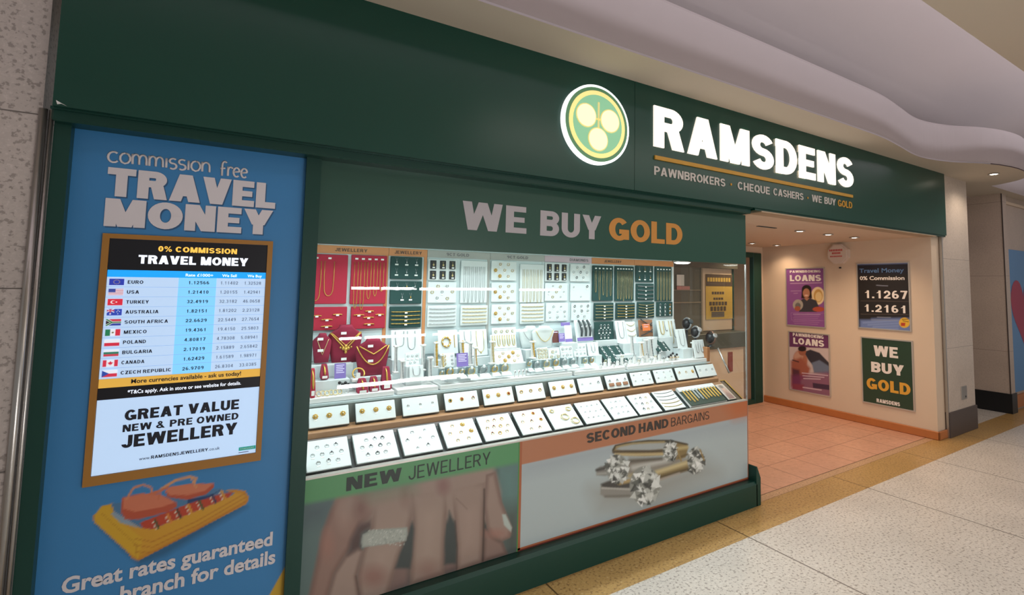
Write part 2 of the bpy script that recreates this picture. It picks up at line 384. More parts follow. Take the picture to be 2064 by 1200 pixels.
# ------------------------------------------------------------------ flat prints: colours of a printed picture laid out on a fine grid
class Print:
    """sample grid on a plane; shapes are given in picture units U,V"""
    def __init__(s, U, V, c): s.U, s.V = U, V; s.c = np.empty(U.shape+(3,)); s.c[...] = np.array(lin(c))
    def _mix(s, a, c, alpha=1.):
        a = np.clip(a, 0, 1)*alpha; s.c += (np.array(lin(c))-s.c)*a[..., None]
    def sd_poly(s, P):
        U, V = s.U, s.V; d = np.full(U.shape, 1e18); inside = np.zeros(U.shape, bool); n = len(P)
        for i in range(n):
            ax, ay = P[i]; bx, by = P[(i+1) % n]; ex, ey = bx-ax, by-ay
            t = np.clip(((U-ax)*ex+(V-ay)*ey)/(ex*ex+ey*ey+1e-12), 0, 1)
            d = np.minimum(d, (U-ax-t*ex)**2+(V-ay-t*ey)**2)
            if ay != by:
                cr = ((ay > V) != (by > V)) & (U < ex*(V-ay)/(by-ay)+ax); inside ^= cr
        d = np.sqrt(d); return np.where(inside, -d, d)
    def poly(s, P, c, soft=2., alpha=1., rim=None, rimw=20.):
        d = s.sd_poly(P); s._mix(.5-d/soft, c, alpha)
        if rim: s._mix(np.where(d < soft*.5, 1-np.clip(-d/rimw, 0, 1), 0)*np.clip(.5-d/soft, 0, 1), rim, .8)
    def line(s, P, w, c, soft=2., alpha=1.):
        U, V = s.U, s.V; d = np.full(U.shape, 1e18)
        for i in range(len(P)-1):
            ax, ay = P[i]; bx, by = P[i+1]; ex, ey = bx-ax, by-ay
            t = np.clip(((U-ax)*ex+(V-ay)*ey)/(ex*ex+ey*ey+1e-12), 0, 1)
            d = np.minimum(d, (U-ax-t*ex)**2+(V-ay-t*ey)**2)
        s._mix(.5-(np.sqrt(d)-w/2)/soft, c, alpha)
    def ell(s, cx, cy, rx, ry, c, soft=2., alpha=1., rot=0.):
        q = math.radians(rot); X = (s.U-cx)*math.cos(q)+(s.V-cy)*math.sin(q); Y = -(s.U-cx)*math.sin(q)+(s.V-cy)*math.cos(q)
        r = np.sqrt((X/rx)**2+(Y/ry)**2); s._mix(.5-(r-1)*min(rx, ry)/soft, c, alpha)
    def vgrad(s, v0, v1, c, a0=0., a1=1.):
        s._mix(a0+(a1-a0)*np.clip((s.V-v0)/(v1-v0), 0, 1), c)
    def ugrad(s, u0, u1, c, a0=0., a1=1.):
        s._mix(a0+(a1-a0)*np.clip((s.U-u0)/(u1-u0), 0, 1), c)
def grid_plane(x0, x1, z0, z1, step, M):
    nx = max(2, int((x1-x0)/step)+1); nz = max(2, int((z1-z0)/step)+1)
    X, Z = np.meshgrid(np.linspace(x0, x1, nx), np.linspace(z0, z1, nz))
    m = np.array(M); W = [m[i, 0]*X+m[i, 2]*Z+m[i, 3] for i in range(3)]
    return X, Z, W
def print_obj(parent, name, X, Z, W, pr, m, label=None):
    nz, nx = X.shape; vs = np.stack(W, -1).reshape(-1, 3)
    i = np.arange(nx*nz).reshape(nz, nx); fs = np.stack([i[:-1, :-1], i[:-1, 1:], i[1:, 1:], i[1:, :-1]], -1).reshape(-1, 4)
    org = WLOC[parent.name]; me = bpy.data.meshes.new(name)
    me.from_pydata((vs-np.array(org)).tolist(), [], fs.tolist())
    ca = me.color_attributes.new('print', 'FLOAT_COLOR', 'POINT')
    ca.data.foreach_set('color', np.concatenate([pr.c.reshape(-1, 3), np.ones((nx*nz, 1))], 1).astype(np.float32).ravel())
    me.materials.append(m); me.update()
    o = bpy.data.objects.new(name, me); COL.objects.link(o); o.parent = parent
    if label: o['label'] = label
    return o
ORD = ['leftmost', 'second', 'third', 'fourth', 'fifth', 'sixth', 'seventh', 'eighth', 'ninth', 'tenth', 'eleventh', 'twelfth', 'thirteenth', 'fourteenth']
# ------------------------------------------------------------------ materials
GREEN = mat('green_laminate', '#114136', .27, spec=.5, noise=.04, nscale=3)
GREEN2 = mat('green_frame_paint', '#163f36', .35, spec=.35)
WHITE = mat('white_plastic', '#e4e4e2', .45)
CREAM = mat('cream_paint', '#d9c3ac', .7, noise=.02, nscale=4)
PLASTER = mat('white_plaster', '#b2a7a6', .8, noise=.02, nscale=2)
SOFFIT = mat('soffit_plaster', '#c6baa9', .8, noise=.02, nscale=2)
STEEL = mat('brushed_steel', '#b9b6b2', .28, metal=.9)
ALU = mat('poster_frame_aluminium', '#c9c4bd', .35, metal=.55)
GOLDP = mat('gold_paint', '#c08a28', .45)
GOLD = mat('gold_metal', '#cfa650', .32, metal=.65)
PALEGOLD = mat('pale_gold_metal', '#cdb985', .32, metal=.6)
SILVER = mat('silver_metal', '#b4b7b9', .3, metal=.75)
BLACK = mat('black_plastic', '#16181b', .4)
DARKG = mat('dark_green_velvet', '#1f4441', .85)
REDV = mat('red_velvet', '#b01f3a', .8)
MAROON = mat('maroon_velvet', '#8e1a3a', .8)
WPAD = mat('white_leatherette', '#dde4e4', .5)
PAPER = mat('white_paper_tag', '#f2f2ee', .7)
INK = mat('dark_ink', '#1c1f28', .6)
GREYINK = mat('grey_ink', '#6f7d92', .6)
GREYTX = mat('pale_grey_vinyl', '#c4bdc4', .5)
WOOD = mat('ash_wood', '#a77b55', .5, noise=.15, nscale=14)
SKIRT = mat('varnished_skirting', '#b8713f', .4, noise=.12, nscale=9)
DARKBASE = mat('dark_grey_kick_plate', '#4b403d', .4)
GRAPH = mat('graphite', '#3b4446', .5)

# ------------------------------------------------------------------ the setting: floors
def plane_obj(name, x0, x1, y0, y1, z, m, lab, t=.03):
    return struct(MB().use(m).box(x0, x1, y0, y1, z-t, z).build(name, origin=(0, 0, 0)), lab)
FLOORM = terrazzo('white_terrazzo', '#ded6cd', '#a99f97', '#efe9e2', 62, .3, joints=[.3, 1.72, 3.093, 4.61, 5.854, 7.123, 8.4, 9.7])
YELM = terrazzo('ochre_terrazzo', '#c09a60', '#98764a', '#d0b280', 62, .3, joints=[.3, 1.72, 3.093, 4.61, 5.854, 7.123, 8.4, 9.7])
plane_obj('floor', -3, 14, -7, -.357, 0, FLOORM, 'pale speckled terrazzo concourse floor with thin dark joints')
plane_obj('floor.001', -3, 14, -.357, -.041, 0, YELM, 'ochre speckled border strip along the shopfront')
THRM = terrazzo('threshold_stone', '#c9a27e', '#a8825f', '#d8b694', 70, .4, tile=[(1, .0835, .041, .0035)])
plane_obj('floor.002', 3.4, 6.85, -.041, .046, 0, THRM, 'pinkish stone threshold strip at the lobby entrance')
TILEM = terrazzo('terracotta_tile', '#d6a287', '#cd997f', '#dca98e', 22, .38, tile=[(0, .40, .05, .0035), (1, .40, -.046, .0035)])
plane_obj('floor.003', 3.3, 6.85, .046, 4.2, 0, TILEM, 'pinkish terracotta tiled floor of the shop lobby')
plane_obj('floor.004', 6.85, 14, -.041, 3.0, 0, FLOORM, 'terrazzo floor in the passage behind the pillar')
plane_obj('floor.005', -3, 3.4, -.041, 1.2, 0, DARKBASE, 'dark floor under the window display')

# ------------------------------------------------------------------ walls
WTER = terrazzo('wall_terrazzo', '#c2b7b1', '#9d938d', '#cbc0ba', 75, .45, tile=[(2, .62, .24, .0025)])
struct(MB().use(WTER).box(-2.6, -.375, -.06, .3, 0, 3.9).build('wall_left', origin=(0, 0, 0)), 'speckled stone wall left of the shopfront')
t1 = MB().use(STEEL); t1.tube([(-.372, -.065, 0), (-.372, -.065, 2.262)], .012, 8); t1.tube([(-.352, -.06, 0), (-.352, -.06, 2.262)], .007, 8)
struct(t1.build('trim_1', origin=(-.372, -.065, 0)), 'polished metal edge strip beside the left stone wall')
struct(MB().use(CREAM).box(6.62, 6.84, -.075, 3.2, 0, 2.98).build('wall_right', origin=(6.62, 0, 0)), 'cream lobby wall with four framed posters')
bs = MB().use(SKIRT); bs.box(6.60, 6.62, -.10, 2.2, 0, .093, bev=.008); bs.box(6.60, 6.81, -.10, -.08, 0, .093, bev=.008)
struct(bs.build('baseboard_right', origin=(6.61, 1, 0)), 'varnished wooden skirting along the cream lobby wall')
st = MB().use(STEEL); st.box(6.80, 6.822, -.115, -.09, 0, 2.27)
struct(st.build('trim_2', origin=(6.81, -.1, 0)), 'dark metal edge strip between the cream wall and pillar')
PIL = terrazzo('pillar_cladding', '#c9baad', '#bfb0a3', '#cfc1b4', 60, .3, tile=[(2, 1.02, .04, .002)])
struct(MB().use(PIL).box(6.822, 7.56, -.11, 3.0, 0.0, 3.0).build('wall_pillar', origin=(7.2, 0, 0)), 'cream tiled pillar right of the lobby')
struct(MB().use(DARKBASE).box(6.815, 7.575, -.125, .4, 0, .275, bev=.004).build('baseboard_pillar', origin=(7.2, -.1, 0)), 'dark kick plate at the foot of the cream pillar')
PIL2 = terrazzo('far_pillar_cladding', '#bfac9e', '#b8a597', '#c5b2a4', 60, .4, tile=[(2, 1.02, .2, .002)])
struct(MB().use(PIL2).box(8.80, 8.96, -.09, 3.0, 0, 3.0).build('wall_far', origin=(8.9, 0, 0)), 'grey brown pillar beyond the passage')
struct(MB().use(BLACK).box(8.785, 8.975, -.105, 2.0, 0, .26).build('baseboard_far', origin=(8.9, 0, 0)), 'black kick plate under the far pillar')
struct(MB().use(DARKBASE).box(8.792, 8.80, -.094, -.082, .26, 2.97).build('trim_3', origin=(8.796, -.09, .26)), 'thin dark corner strip on the far pillar')
struct(MB().use(PIL2).box(8.96, 13.5, -.03, .1, 0, 3.0).build('wall_far_shop', origin=(11, 0, 0)), 'plain front of the next shop at the far right')
struct(MB().use(PIL2).box(7.5, 9, 3.0, 3.1, 0, 3.0).build('wall_passage', origin=(8, 3, 0)), 'end wall of the passage behind the pillar')
# lobby back wall with the green door
struct(MB().use(CREAM).box(3.3, 5.95, 2.2, 2.32, 0, 2.98).box(6.54, 6.62, 2.2, 2.32, 0, 2.98).box(5.95, 6.54, 2.2, 2.32, 2.14, 2.98).build('wall_back', origin=(5, 2.2, 0)), 'cream back wall of the shop lobby')
d = MB().use(GREEN2); d.box(6.36, 6.545, 2.16, 2.24, 0, 2.15, bev=.01); d.box(5.93, 6.36, 2.16, 2.24, 2.08, 2.15); d.box(5.93, 6.36, 2.165, 2.235, 0, .06); d.box(5.90, 5.93, 2.16, 2.24, 0, 2.15)
struct(d.build('door_1', origin=(6.25, 2.2, 0)), 'dark green framed doorway at the back of the lobby')
struct(MB().use(CREAM).box(5.93, 6.6, 2.9, 2.95, 0, 2.4).build('wall_inner', origin=(6.2, 2.9, 0)), 'cream wall seen through the green doorway')
struct(MB().use(CREAM).box(3.3, 6.85, -.02, 3.2, 2.24, 2.27).build('ceiling.001', origin=(5, 1, 2.24)), 'low cream ceiling of the shop lobby')

# ------------------------------------------------------------------ mall ceiling: curved bulkhead, coffer, slab
ZS = 2.976
ctrl = [(-3, -.45), (0, -.45), (1.5, -.455), (3.0, -.465), (4.3, -.462), (4.85, -.45), (5.3, -.395), (5.65, -.345), (5.93, -.345), (6.28, -.43), (6.62, -.60), (6.95, -.70), (7.30, -.735), (7.62, -.70), (7.88, -.58), (8.02, -.40), (8.1, -.2)]
def smooth_path(P, n=6):
    out = []
    for i in range(len(P)-1):
        p0, p1, p2, p3 = P[max(i-1, 0)], P[i], P[i+1], P[min(i+2, len(P)-1)]
        for k in range(n):
            t = k/n; out.append(tuple(.5*((2*p1[j])+(-p0[j]+p2[j])*t+(2*p0[j]-5*p1[j]+4*p2[j]-p3[j])*t*t+(-p0[j]+3*p1[j]-3*p2[j]+p3[j])*t**3) for j in (0, 1)))
    return out+[P[-1]]
path = smooth_path(ctrl); n = len(path)
b = MB().use(mat('bulkhead_plaster', '#9d9291', .8, noise=.02, nscale=2)); ZT = 3.37
prof = [(0, ZS+.012), (-.004, ZS+.03), (-.004, ZT-.02), (.004, ZT), (.03, ZT), (.03, ZT-.02), (.06, ZT-.02)]
vs = []
for i, (x, y) in enumerate(path):
    x0, y0 = path[max(i-1, 0)]; x1, y1 = path[min(i+1, n-1)]; dx, dy = x1-x0, y1-y0; d_ = math.hypot(dx, dy); nx, ny = dy/d_, -dx/d_   # outward (towards -y)
    vs += [(x-nx*o, y-ny*o, z) for o, z in prof]
k = len(prof)
b.add(vs, [[i*k+j, (i+1)*k+j, (i+1)*k+j+1, i*k+j+1] for i in range(n-1) for j in range(k-1)], False)
b.use(SOFFIT)
vs = [(x, y, ZS+.012) for x, y in path] + [(x, 1.2, ZS) for x, y in path]
vs = [(x, y, ZS) for x, y, z in vs[:n]] + vs[n:]
b.add(vs, [[i, i+1, n+i+1, n+i] for i in range(n-1)])
b.add([(8.1, -.2, ZS), (14, -.2, ZS), (14, 1.2, ZS), (8.1, 1.2, ZS)], [[0, 1, 2, 3]])
b.use(PLASTER).add([(8.1, -.2, ZS), (14, -.2, ZS), (14, -.2, ZT), (8.1, -.2, ZT)], [[0, 1, 2, 3]])
struct(b.build('ceiling', origin=(0, 0, ZS)), 'plaster bulkhead with an S-curved lip above the shopfront')
# coffer: raised vault between bulkhead and slab
cf = MB().use(PLASTER); P = []
for i in range(13):
    q = i/12; P.append((-1.75+2.1*q, 3.62+.30*math.sin(math.pi*min(1, q*1.15))**.8 if q < .87 else 3.62))
vs = [(-3, y, z) for y, z in P] + [(14, y, z) for y, z in P]; k = len(P)
cf.add(vs, [[i, i+1, k+i+1, k+i] for i in range(k-1)], True)
cf.box(-3, 14, .3, .35, 2.97, 3.7)
struct(cf.build('ceiling.002', origin=(0, -1, 3.6)), 'raised coffer of the concourse ceiling')
struct(MB().use(SOFFIT).box(-3, 14, -4.6, -1.41, 3.30, 3.34).build('ceiling.003', origin=(0, -3, 3.3)), 'flat middle slab of the concourse ceiling')

# ------------------------------------------------------------------ shopfront frame and plinth
XW0, XW1, ZH, ZST = .521, 3.529, 1.832, .776
f = MB().use(GREEN2)
f.box(-.345, -.300, -.05, .06, .10, 2.262)                         # left post
f.box(.461, .521, -.03, .06, .10, 2.262)                           # post between poster and window
f.box(-.345, 3.48, -.10, .06, 2.219, 2.262, bev=.006)              # ledge under the fascia
f.box(-.345, 3.48, -.115, -.09, 2.256, 2.266)                      # highlight bead
struct(f.build('trim_4', origin=(1.5, 0, .1)), 'dark green posts and head rail of the shopfront')
p = MB().use(GREEN2)
pr = [(-.075, 0), (-.075, .160), (-.060, .179), (.06, .179), (.06, 0)]
p.add([(-.345, y, z) for y, z in pr]+[(3.545, y, z) for y, z in pr], [[0, 1, 2, 3, 4], [9, 8, 7, 6, 5]]+[[i, 5+i, 5+(i+1) % 5, (i+1) % 5] for i in range(5)])
pr = [(3.535, 0), (3.585, 0), (3.585, .20), (3.545, .29), (3.535, .29)]
p.add([(x, -.075, z) for x, z in pr]+[(x, .75, z) for x, z in pr], [[0, 1, 2, 3, 4], [9, 8, 7, 6, 5]]+[[i, 5+i, 5+(i+1) % 5, (i+1) % 5] for i in range(5)])
struct(p.build('trim_5', origin=(1.5, 0, 0)), 'green plinth with sloping top under the shop window')
# window: pane, side pane, thin bright sill bead
GLASS = glass_mat('clear_window_glass', (.97, .99, .98), .9)
w = thing('window_1', (2.0, 0, ZST), 'large display window full of jewellery', 'window'); del w['category']; w['kind'] = 'structure'
MB().use(GLASS).box(XW0, XW1, .000, .006, ZST+.004, ZH).build('pane', w)
MB().use(GLASS).box(XW1-.006, XW1, .008, .72, ZST+.004, 2.2).build('side_pane', w)
MB().use(ALU).box(XW0, XW1, -.006, .03, ZST-.004, ZST+.004).build('sill_bead', w)
MB().use(STEEL).box(XW1-.004, XW1+.004, -.004, .008, .185, ZH).build('corner_bead', w)

# ------------------------------------------------------------------ fascia with the illuminated name
YF = -.14
fs = thing('fascia_sign', (3.3, YF, 2.27), 'long dark green shop fascia with illuminated white shop name and three-ball roundel', 'sign')
pm = MB().use(GREEN); pm.box(-.335, 2.281, YF, .0, 2.262, 2.976); pm.box(2.284, 6.87, YF, .0, 2.262, 2.976); pm.box(3.49, 6.87, YF+.012, .0, 2.245, 2.262)
pm.build('panel', fs)
LIT = mat('lit_white_acrylic', '#fff6ec', .4, emit=.85, ecol='#fff4e8')
MF = frameY(YF-.0135)
caps(fs, 'letter', 'RAMSDENS', 2.437, 4.884, 2.572, 2.848, MF, LIT, t=.245, depth=.012, gap=.10, each=True)
MB().use(mat('gold_strip', '#c08f2c', .4)).box(2.447, 4.871, YF-.012, YF, 2.486, 2.512).build('underline', fs)
MG = frameY(YF-.004); TGL = mat('tagline_vinyl', '#c3bcb4', .45)
caps(fs, 'tagline', 'PAWNBROKERS', 2.446, 3.135, 2.383, 2.441, MG, TGL, t=.2, depth=.004, gap=.1)
caps(fs, 'separator', '\u00b7', 3.19, 3.212, 2.385, 2.44, MG, GOLDP, t=.3, depth=.004)
caps(fs, 'tagline', 'CHEQUE', 3.272, 3.655, 2.382, 2.441, MG, TGL, t=.2, depth=.004, gap=.1)
caps(fs, 'tagline', 'CASHERS', 3.70, 4.104, 2.384, 2.442, MG, TGL, t=.2, depth=.004, gap=.1)
caps(fs, 'separator', '\u00b7', 4.158, 4.18, 2.387, 2.442, MG, GOLDP, t=.3, depth=.004)
caps(fs, 'tagline', 'WE', 4.228, 4.375, 2.386, 2.446, MG, TGL, t=.2, depth=.004, gap=.1)
caps(fs, 'tagline', 'BUY', 4.415, 4.592, 2.386, 2.446, MG, TGL, t=.2, depth=.004, gap=.1)
caps(fs, 'tagline', 'GOLD', 4.628, 4.866, 2.384, 2.446, MG, GOLDP, t=.2, depth=.004, gap=.1, label='gold coloured word')
ro = thing('roundel', (1.969, YF, 2.39), 'x x x x', 'x'); del LABELS['x x x x']; del ro['label']; del ro['category']
ro.parent = fs; ro.location = (1.969-3.3, 0, 2.39-2.27)
CX, CZ, RR = 1.969, 2.622, .243
def disc(cx, cz, r, y0, y1, m, name, parent, ri=0, n=56, sx=1.):
    mb = MB().use(m); X = Matrix.Translation((cx, y0, cz)) @ Matrix.Rotation(math.radians(-90), 4, 'X')
    X = X @ Matrix.Diagonal((sx, 1, 1, 1)); d_ = y1-y0
    mb.lathe([(ri, 0), (r, 0), (r, d_), (ri, d_)] if ri else [(1e-6, 0), (r, 0), (r, d_)], n, X, smooth=False)
    return mb.build(name, parent)
ROW = mat('lit_rim', '#ffffff', .4, emit=1.1); ROG = mat('lit_green_face', '#6fa07c', .4, emit=.7, ecol='#8cc49a')
ROG2 = mat('lit_green_ring', '#5a8a63', .4, emit=.3); ROY = mat('lit_yellow_ring', '#f0dc8c', .4, emit=.7); ROB = mat('lit_yellow_ball', '#fff3a8', .4, emit=.98, ecol='#fff6b8')
ROO = mat('lit_gold_line', '#d9cb86', .4, emit=.6)
disc(CX, CZ, RR, YF-.03, YF, ROW, 'rim', ro, sx=1.0)
disc(CX, CZ, RR*.935, YF-.033, YF-.025, ROG2, 'outer_band', ro)
disc(CX, CZ, RR*.845, YF-.036, YF-.025, ROY, 'yellow_band', ro)
disc(CX, CZ, RR*.735, YF-.039, YF-.025, ROG, 'face', ro)
for dx, dz in ((-.089, .038), (.085, .034), (-.002, -.094)):
    disc(CX+dx, CZ+dz, .073, YF-.043, YF-.035, ROO, 'ball_rim', ro, n=32)
    disc(CX+dx, CZ+dz, .066, YF-.045, YF-.035, ROB, 'ball', ro, n=32)
sm = MB().use(ROO); sm.box(CX-.006, CX+.006, YF-.043, YF-.035, CZ-.03, CZ+.135); sm.box(CX-.03, CX+.03, YF-.043, YF-.035, CZ+.024, CZ+.034)
sm.build('stem', ro)

# ------------------------------------------------------------------ window head sign WE BUY GOLD
hs = thing('window_header_sign', (2.02, 0, ZH), 'dull green window header reading WE BUY GOLD', 'sign')
MB().use(mat('green_vinyl', '#2c5144', .28)).box(XW0, XW1, -.004, .02, ZH, 2.222).build('panel', hs)
MH = frameY(-.0055); HG = mat('pale_header_vinyl', '#b3aeb2', .45)
caps(hs, 'lettering', 'WE', 1.205, 1.59, 1.945, 2.10, MH, HG, t=.24, gap=.1)
caps(hs, 'lettering', 'BUY', 1.68, 2.12, 1.942, 2.092, MH, HG, t=.24, gap=.1)
caps(hs, 'lettering', 'GOLD', 2.182, 2.835, 1.945, 2.095, MH, mat('orange_gold_vinyl', '#c98a3c', .45), t=.24, gap=.06, label='orange gold word')
# ------------------------------------------------------------------ travel money poster with its rate screen
XP0, XP1 = -.300, .461
tm = thing('travel_money_poster', (.08, 0, .12), 'tall blue travel money poster with sandals on folded towels, left of the window', 'poster')
MP = frameY(-.002)
X, Z, W = grid_plane(XP0, XP1, .10, 2.222, .0055, MP); U, V = proj(W[0], W[1], W[2]); pr = Print(U, V, '#3a82bb')
# picture drawn in photograph units: yellow towels, striped towel, orange sandals
sc4 = lambda L, ox=0., oy=920., k=3.127: [(ox+x/k, oy+y/k) for x, y in L]
pr.poly(sc4([(600, 430), (800, 620), (880, 690), (1040, 630), (1560, 320), (1500, 290), (900, 560)]), '#2a628c', 14)
pr.poly(sc4([(640, 315), (700, 300), (1480, 210), (1545, 220), (1570, 260), (1555, 300), (870, 660), (830, 640), (800, 600), (590, 410), (590, 370), (640, 350)]), '#d09a2e', 2, rim='#c07a25', rimw=10)
pr.poly(sc4([(640, 315), (700, 305), (720, 380), (900, 520), (870, 650), (800, 600), (600, 420), (595, 375)]), '#d2a52c', 3)
for k in range(3): pr.line(sc4([(850, 520+k*42), (960, 540+k*34), (1240, 410+k*28), (1550, 232+k*26)]), 2.0, '#b06a1f', 2, .7)
pr.line(sc4([(640, 360), (860, 560), (850, 640)]), 1.8, '#b58420', 2, .8)
pr.poly(sc4([(700, 300), (1390, 205), (1480, 235), (1440, 260), (960, 460), (880, 450), (720, 350)]), '#4d7aa0', 2)
pr.poly(sc4([(720, 350), (790, 390), (880, 455), (830, 440), (760, 420), (700, 365)]), '#8aa0b0', 2)
pr.poly(sc4([(880, 420), (1290, 260), (1470, 225), (1440, 262), (960, 460), (900, 455)]), '#b9442c', 2)
for (x, y, c) in ((985, 430, '#33502f'), (1125, 365, '#3b3a2d'), (1265, 310, '#3f5a33'), (1345, 270, '#2c3a5c'), (1195, 335, '#d59a3a'), (1065, 395, '#d8893a'), (1405, 248, '#d59a3a')):
    pr.line(sc4([(x-8, y-26), (x+14, y+22)]), 5, c, 2); pr.line(sc4([(x-22, y-18), (x-2, y+28)]), 1.6, '#e8ddc8', 1.5)
pr.poly(sc4([(1340, 240), (1395, 208), (1320, 262), (1180, 300), (1180, 275)]), '#27406e', 2)
pr.poly(sc4([(770, 260), (900, 235), (1010, 240), (1110, 290), (1115, 320), (1060, 350), (870, 400), (790, 400), (765, 360)]), '#b8543a', 2)
pr.poly(sc4([(775, 262), (900, 235), (1010, 242), (1105, 290), (1020, 320), (850, 350), (775, 330)]), '#d0795a', 2)
pr.poly(sc4([(1040, 220), (1080, 190), (1200, 175), (1345, 172), (1350, 195), (1300, 240), (1180, 275), (1060, 260)]), '#b8543a', 2)
pr.poly(sc4([(1040, 218), (1080, 190), (1200, 176), (1345, 172), (1290, 220), (1180, 245), (1070, 245)]), '#d07c5c', 2)
pr.line(sc4([(800, 270), (840, 200), (900, 180), (950, 195), (960, 235)]), 4, '#d08a62', 2); pr.line(sc4([(940, 240), (1010, 215), (1000, 270)]), 4, '#c9714e', 2)
pr.line(sc4([(1020, 205), (1110, 150), (1200, 130), (1235, 140), (1225, 165)]), 5, '#d49a6a', 2); pr.line(sc4([(1205, 135), (1235, 195)]), 3.5, '#d49a6a', 2); pr.line(sc4([(960, 240), (1060, 195)]), 4, '#c9714e', 2)
pr.poly([(543, 1200), (576, 1140), (572, 1216), (540, 1216)], '#c9a02c', 2)
MB().use(GREEN2).box(XP0, XP1, .0, .04, .10, 2.222).build('backing', tm)
print_obj(tm, 'printed_face', X, Z, W, pr, print_mat('poster_print', .4))
MPT = frameY(-.0045)
TXW = mat('poster_white', '#dcd6da', .5); SH = mat('poster_text_shadow', '#2a5a86', .5)
for m_, o_, dx, dz in ((SH, frameY(-.003), .004, -.005), (TXW, MPT, 0, 0)):
    caps(tm, 'lettering', 'TRAVEL', -.200+dx, .350+dx, 1.975+dz, 2.086+dz, o_, m_, t=.28, gap=.05)
    caps(tm, 'lettering', 'MONEY', -.200+dx, .344+dx, 1.858+dz, 1.966+dz, o_, m_, t=.28, gap=.05)
# handwritten line: rounded strokes
def hand(parent, name, s, x0, x1, z0, z1, M, m, r):
    A = lambda cx, cy, rx, ry, a0, a1, n=10: [(cx+rx*math.cos(math.radians(a0+(a1-a0)*i/n)), cy+ry*math.sin(math.radians(a0+(a1-a0)*i/n))) for i in range(n+1)]
    H = {'c': (.8, [A(.4, .5, .38, .48, 50, 320)]), 'o': (.85, [A(.4, .5, .36, .48, 90, 450)]),
         'm': (1.2, [[(.05, .98), (.08, .05)], A(.3, .55, .24, .42, 180, 0)+[(.55, .05)], A(.8, .55, .25, .42, 180, 0)+[(1.08, .05)]]),
         'n': (.85, [[(.05, .98), (.08, .05)], A(.36, .55, .28, .42, 180, 0)+[(.66, .05)]]),
         'i': (.28, [[(.1, .95), (.12, .05)]]), 's': (.7, [A(.33, .74, .26, .24, 40, 250)+A(.33, .26, .27, .26, 80, -140)]),
         'f': (.7, [A(.42, 1.05, .24, .4, 40, 180)+[(.2, 0)], [(.0, .72), (.5, .8)]]), 'r': (.6, [[(.08, .98), (.1, .05)], A(.36, .55, .26, .4, 180, 40)]),
         'e': (.8, [[(.08, .5), (.68, .6)]+A(.38, .5, .32, .46, 15, 315)])}
    W = sum(H[ch][0] if ch != ' ' else .8 for ch in s); k = (x1-x0)/W; h = z1-z0; mb = MB().use(m); x = 0
    for ch in s:
        if ch == ' ': x += .8; continue
        w_, L = H[ch]
        for q in L: mb.tube([(x0+(x+px)*k, 0, z0+py*h) for px, py in q], r, 5, M=M @ Matrix.Diagonal((1, .15, 1, 1)))
        x += w_
    return mb.build(name, parent)
hand(tm, 'handwriting', 'commission', -.204, .118, 2.105, 2.148, frameY(-.004), TXW, .0042)
hand(tm, 'handwriting', 'free', .146, .244, 2.098, 2.141, frameY(-.004), TXW, .0042)
words(tm, 'small_print', 'Great rates guaranteed', -.232, .410, .528, .582, MPT, TXW, .03)
words(tm, 'small_print', 'branch for details', -.072, .424, .450, .505, MPT, TXW, .03)
fr = MB().use(mat('orange_frame', '#a8752f', .4))
FX0, FX1, FZ0, FZ1 = -.199, .350, .893, 1.830; SX0, SX1, SZ0, SZ1 = -.179, .331, .927, 1.812
fr.box(FX0, SX0, -.012, .0, FZ0, FZ1); fr.box(SX1, FX1, -.012, .0, FZ0, FZ1); fr.box(SX0, SX1, -.012, .0, SZ1, FZ1); fr.box(SX0, SX1, -.012, .0, FZ0, SZ0)
fr.build('screen_border', tm)
# screen
sn = thing('rate_screen', (.076, -.002, SZ0), 'lit screen listing currency rates inside the blue poster', 'screen')
def glow(name, c, e): return mat(name, c, .5, emit=e, spec=.3)
BW = glow('screen_pale_blue', '#b7d2f2', .62); BB = glow('screen_blue', '#1c9df2', .75); BC = glow('screen_cyan', '#7cc6f6', .75); BK = mat('screen_black', '#14141c', .3)
BY = glow('screen_amber', '#d9a948', .62); SL = glow('screen_line', '#8fb0d6', .5); SWT = glow('screen_white', '#e6efff', .85)
q = frameY(-.006)
def flat(parent, name, x0, x1, z0, z1, y, m): return MB().use(m).prism(_rect(x0, z0, x1, z1), 0, frameY(y)).build(name, parent)
SX0 += .001; SX1 -= .001; SZ0 += .001; SZ1 -= .001
MB().use(BK).box(SX0, SX1, -.005, -.0025, SZ0, SZ1).build('display', sn)
ZR0, ZR1 = 1.281, 1.665
flat(sn, 'heading_band', SX0, SX1, 1.692, SZ1, -.006, BK)
flat(sn, 'column_band', SX0, SX1, ZR1, 1.692, -.006, BB)
flat(sn, 'table_area', SX0, SX1, ZR0, ZR1, -.006, BW)
flat(sn, 'rate_column', .035, .158, ZR0, ZR1, -.0065, BC)
flat(sn, 'notice_band', SX0, SX1, 1.247, ZR0, -.006, BY)
flat(sn, 'terms_band', SX0, SX1, 1.203, 1.247, -.006, BK)
flat(sn, 'advert_area', SX0, SX1, SZ0, 1.203, -.006, BW)
MS = frameY(-.0075); SINK = mat('screen_ink', '#161a28', .6); SAM = glow('screen_amber_text', '#f0bc50', .8)
caps(sn, 'heading', '0% COMMISSION', -.035, .222, 1.768, 1.790, MS, SAM, t=.24, gap=.1)
caps(sn, 'heading', 'TRAVEL MONEY', -.092, .263, 1.718, 1.752, MS, SWT, t=.26, gap=.08)
words(sn, 'column_title', 'Rate \u00a31000+', .056, .146, 1.671, 1.682, MS, SWT, .02)
words(sn, 'column_title', 'We Sell', .176, .226, 1.671, 1.682, MS, SWT, .02)
words(sn, 'column_title', 'We Buy', .264, .316, 1.671, 1.682, MS, SWT, .02)
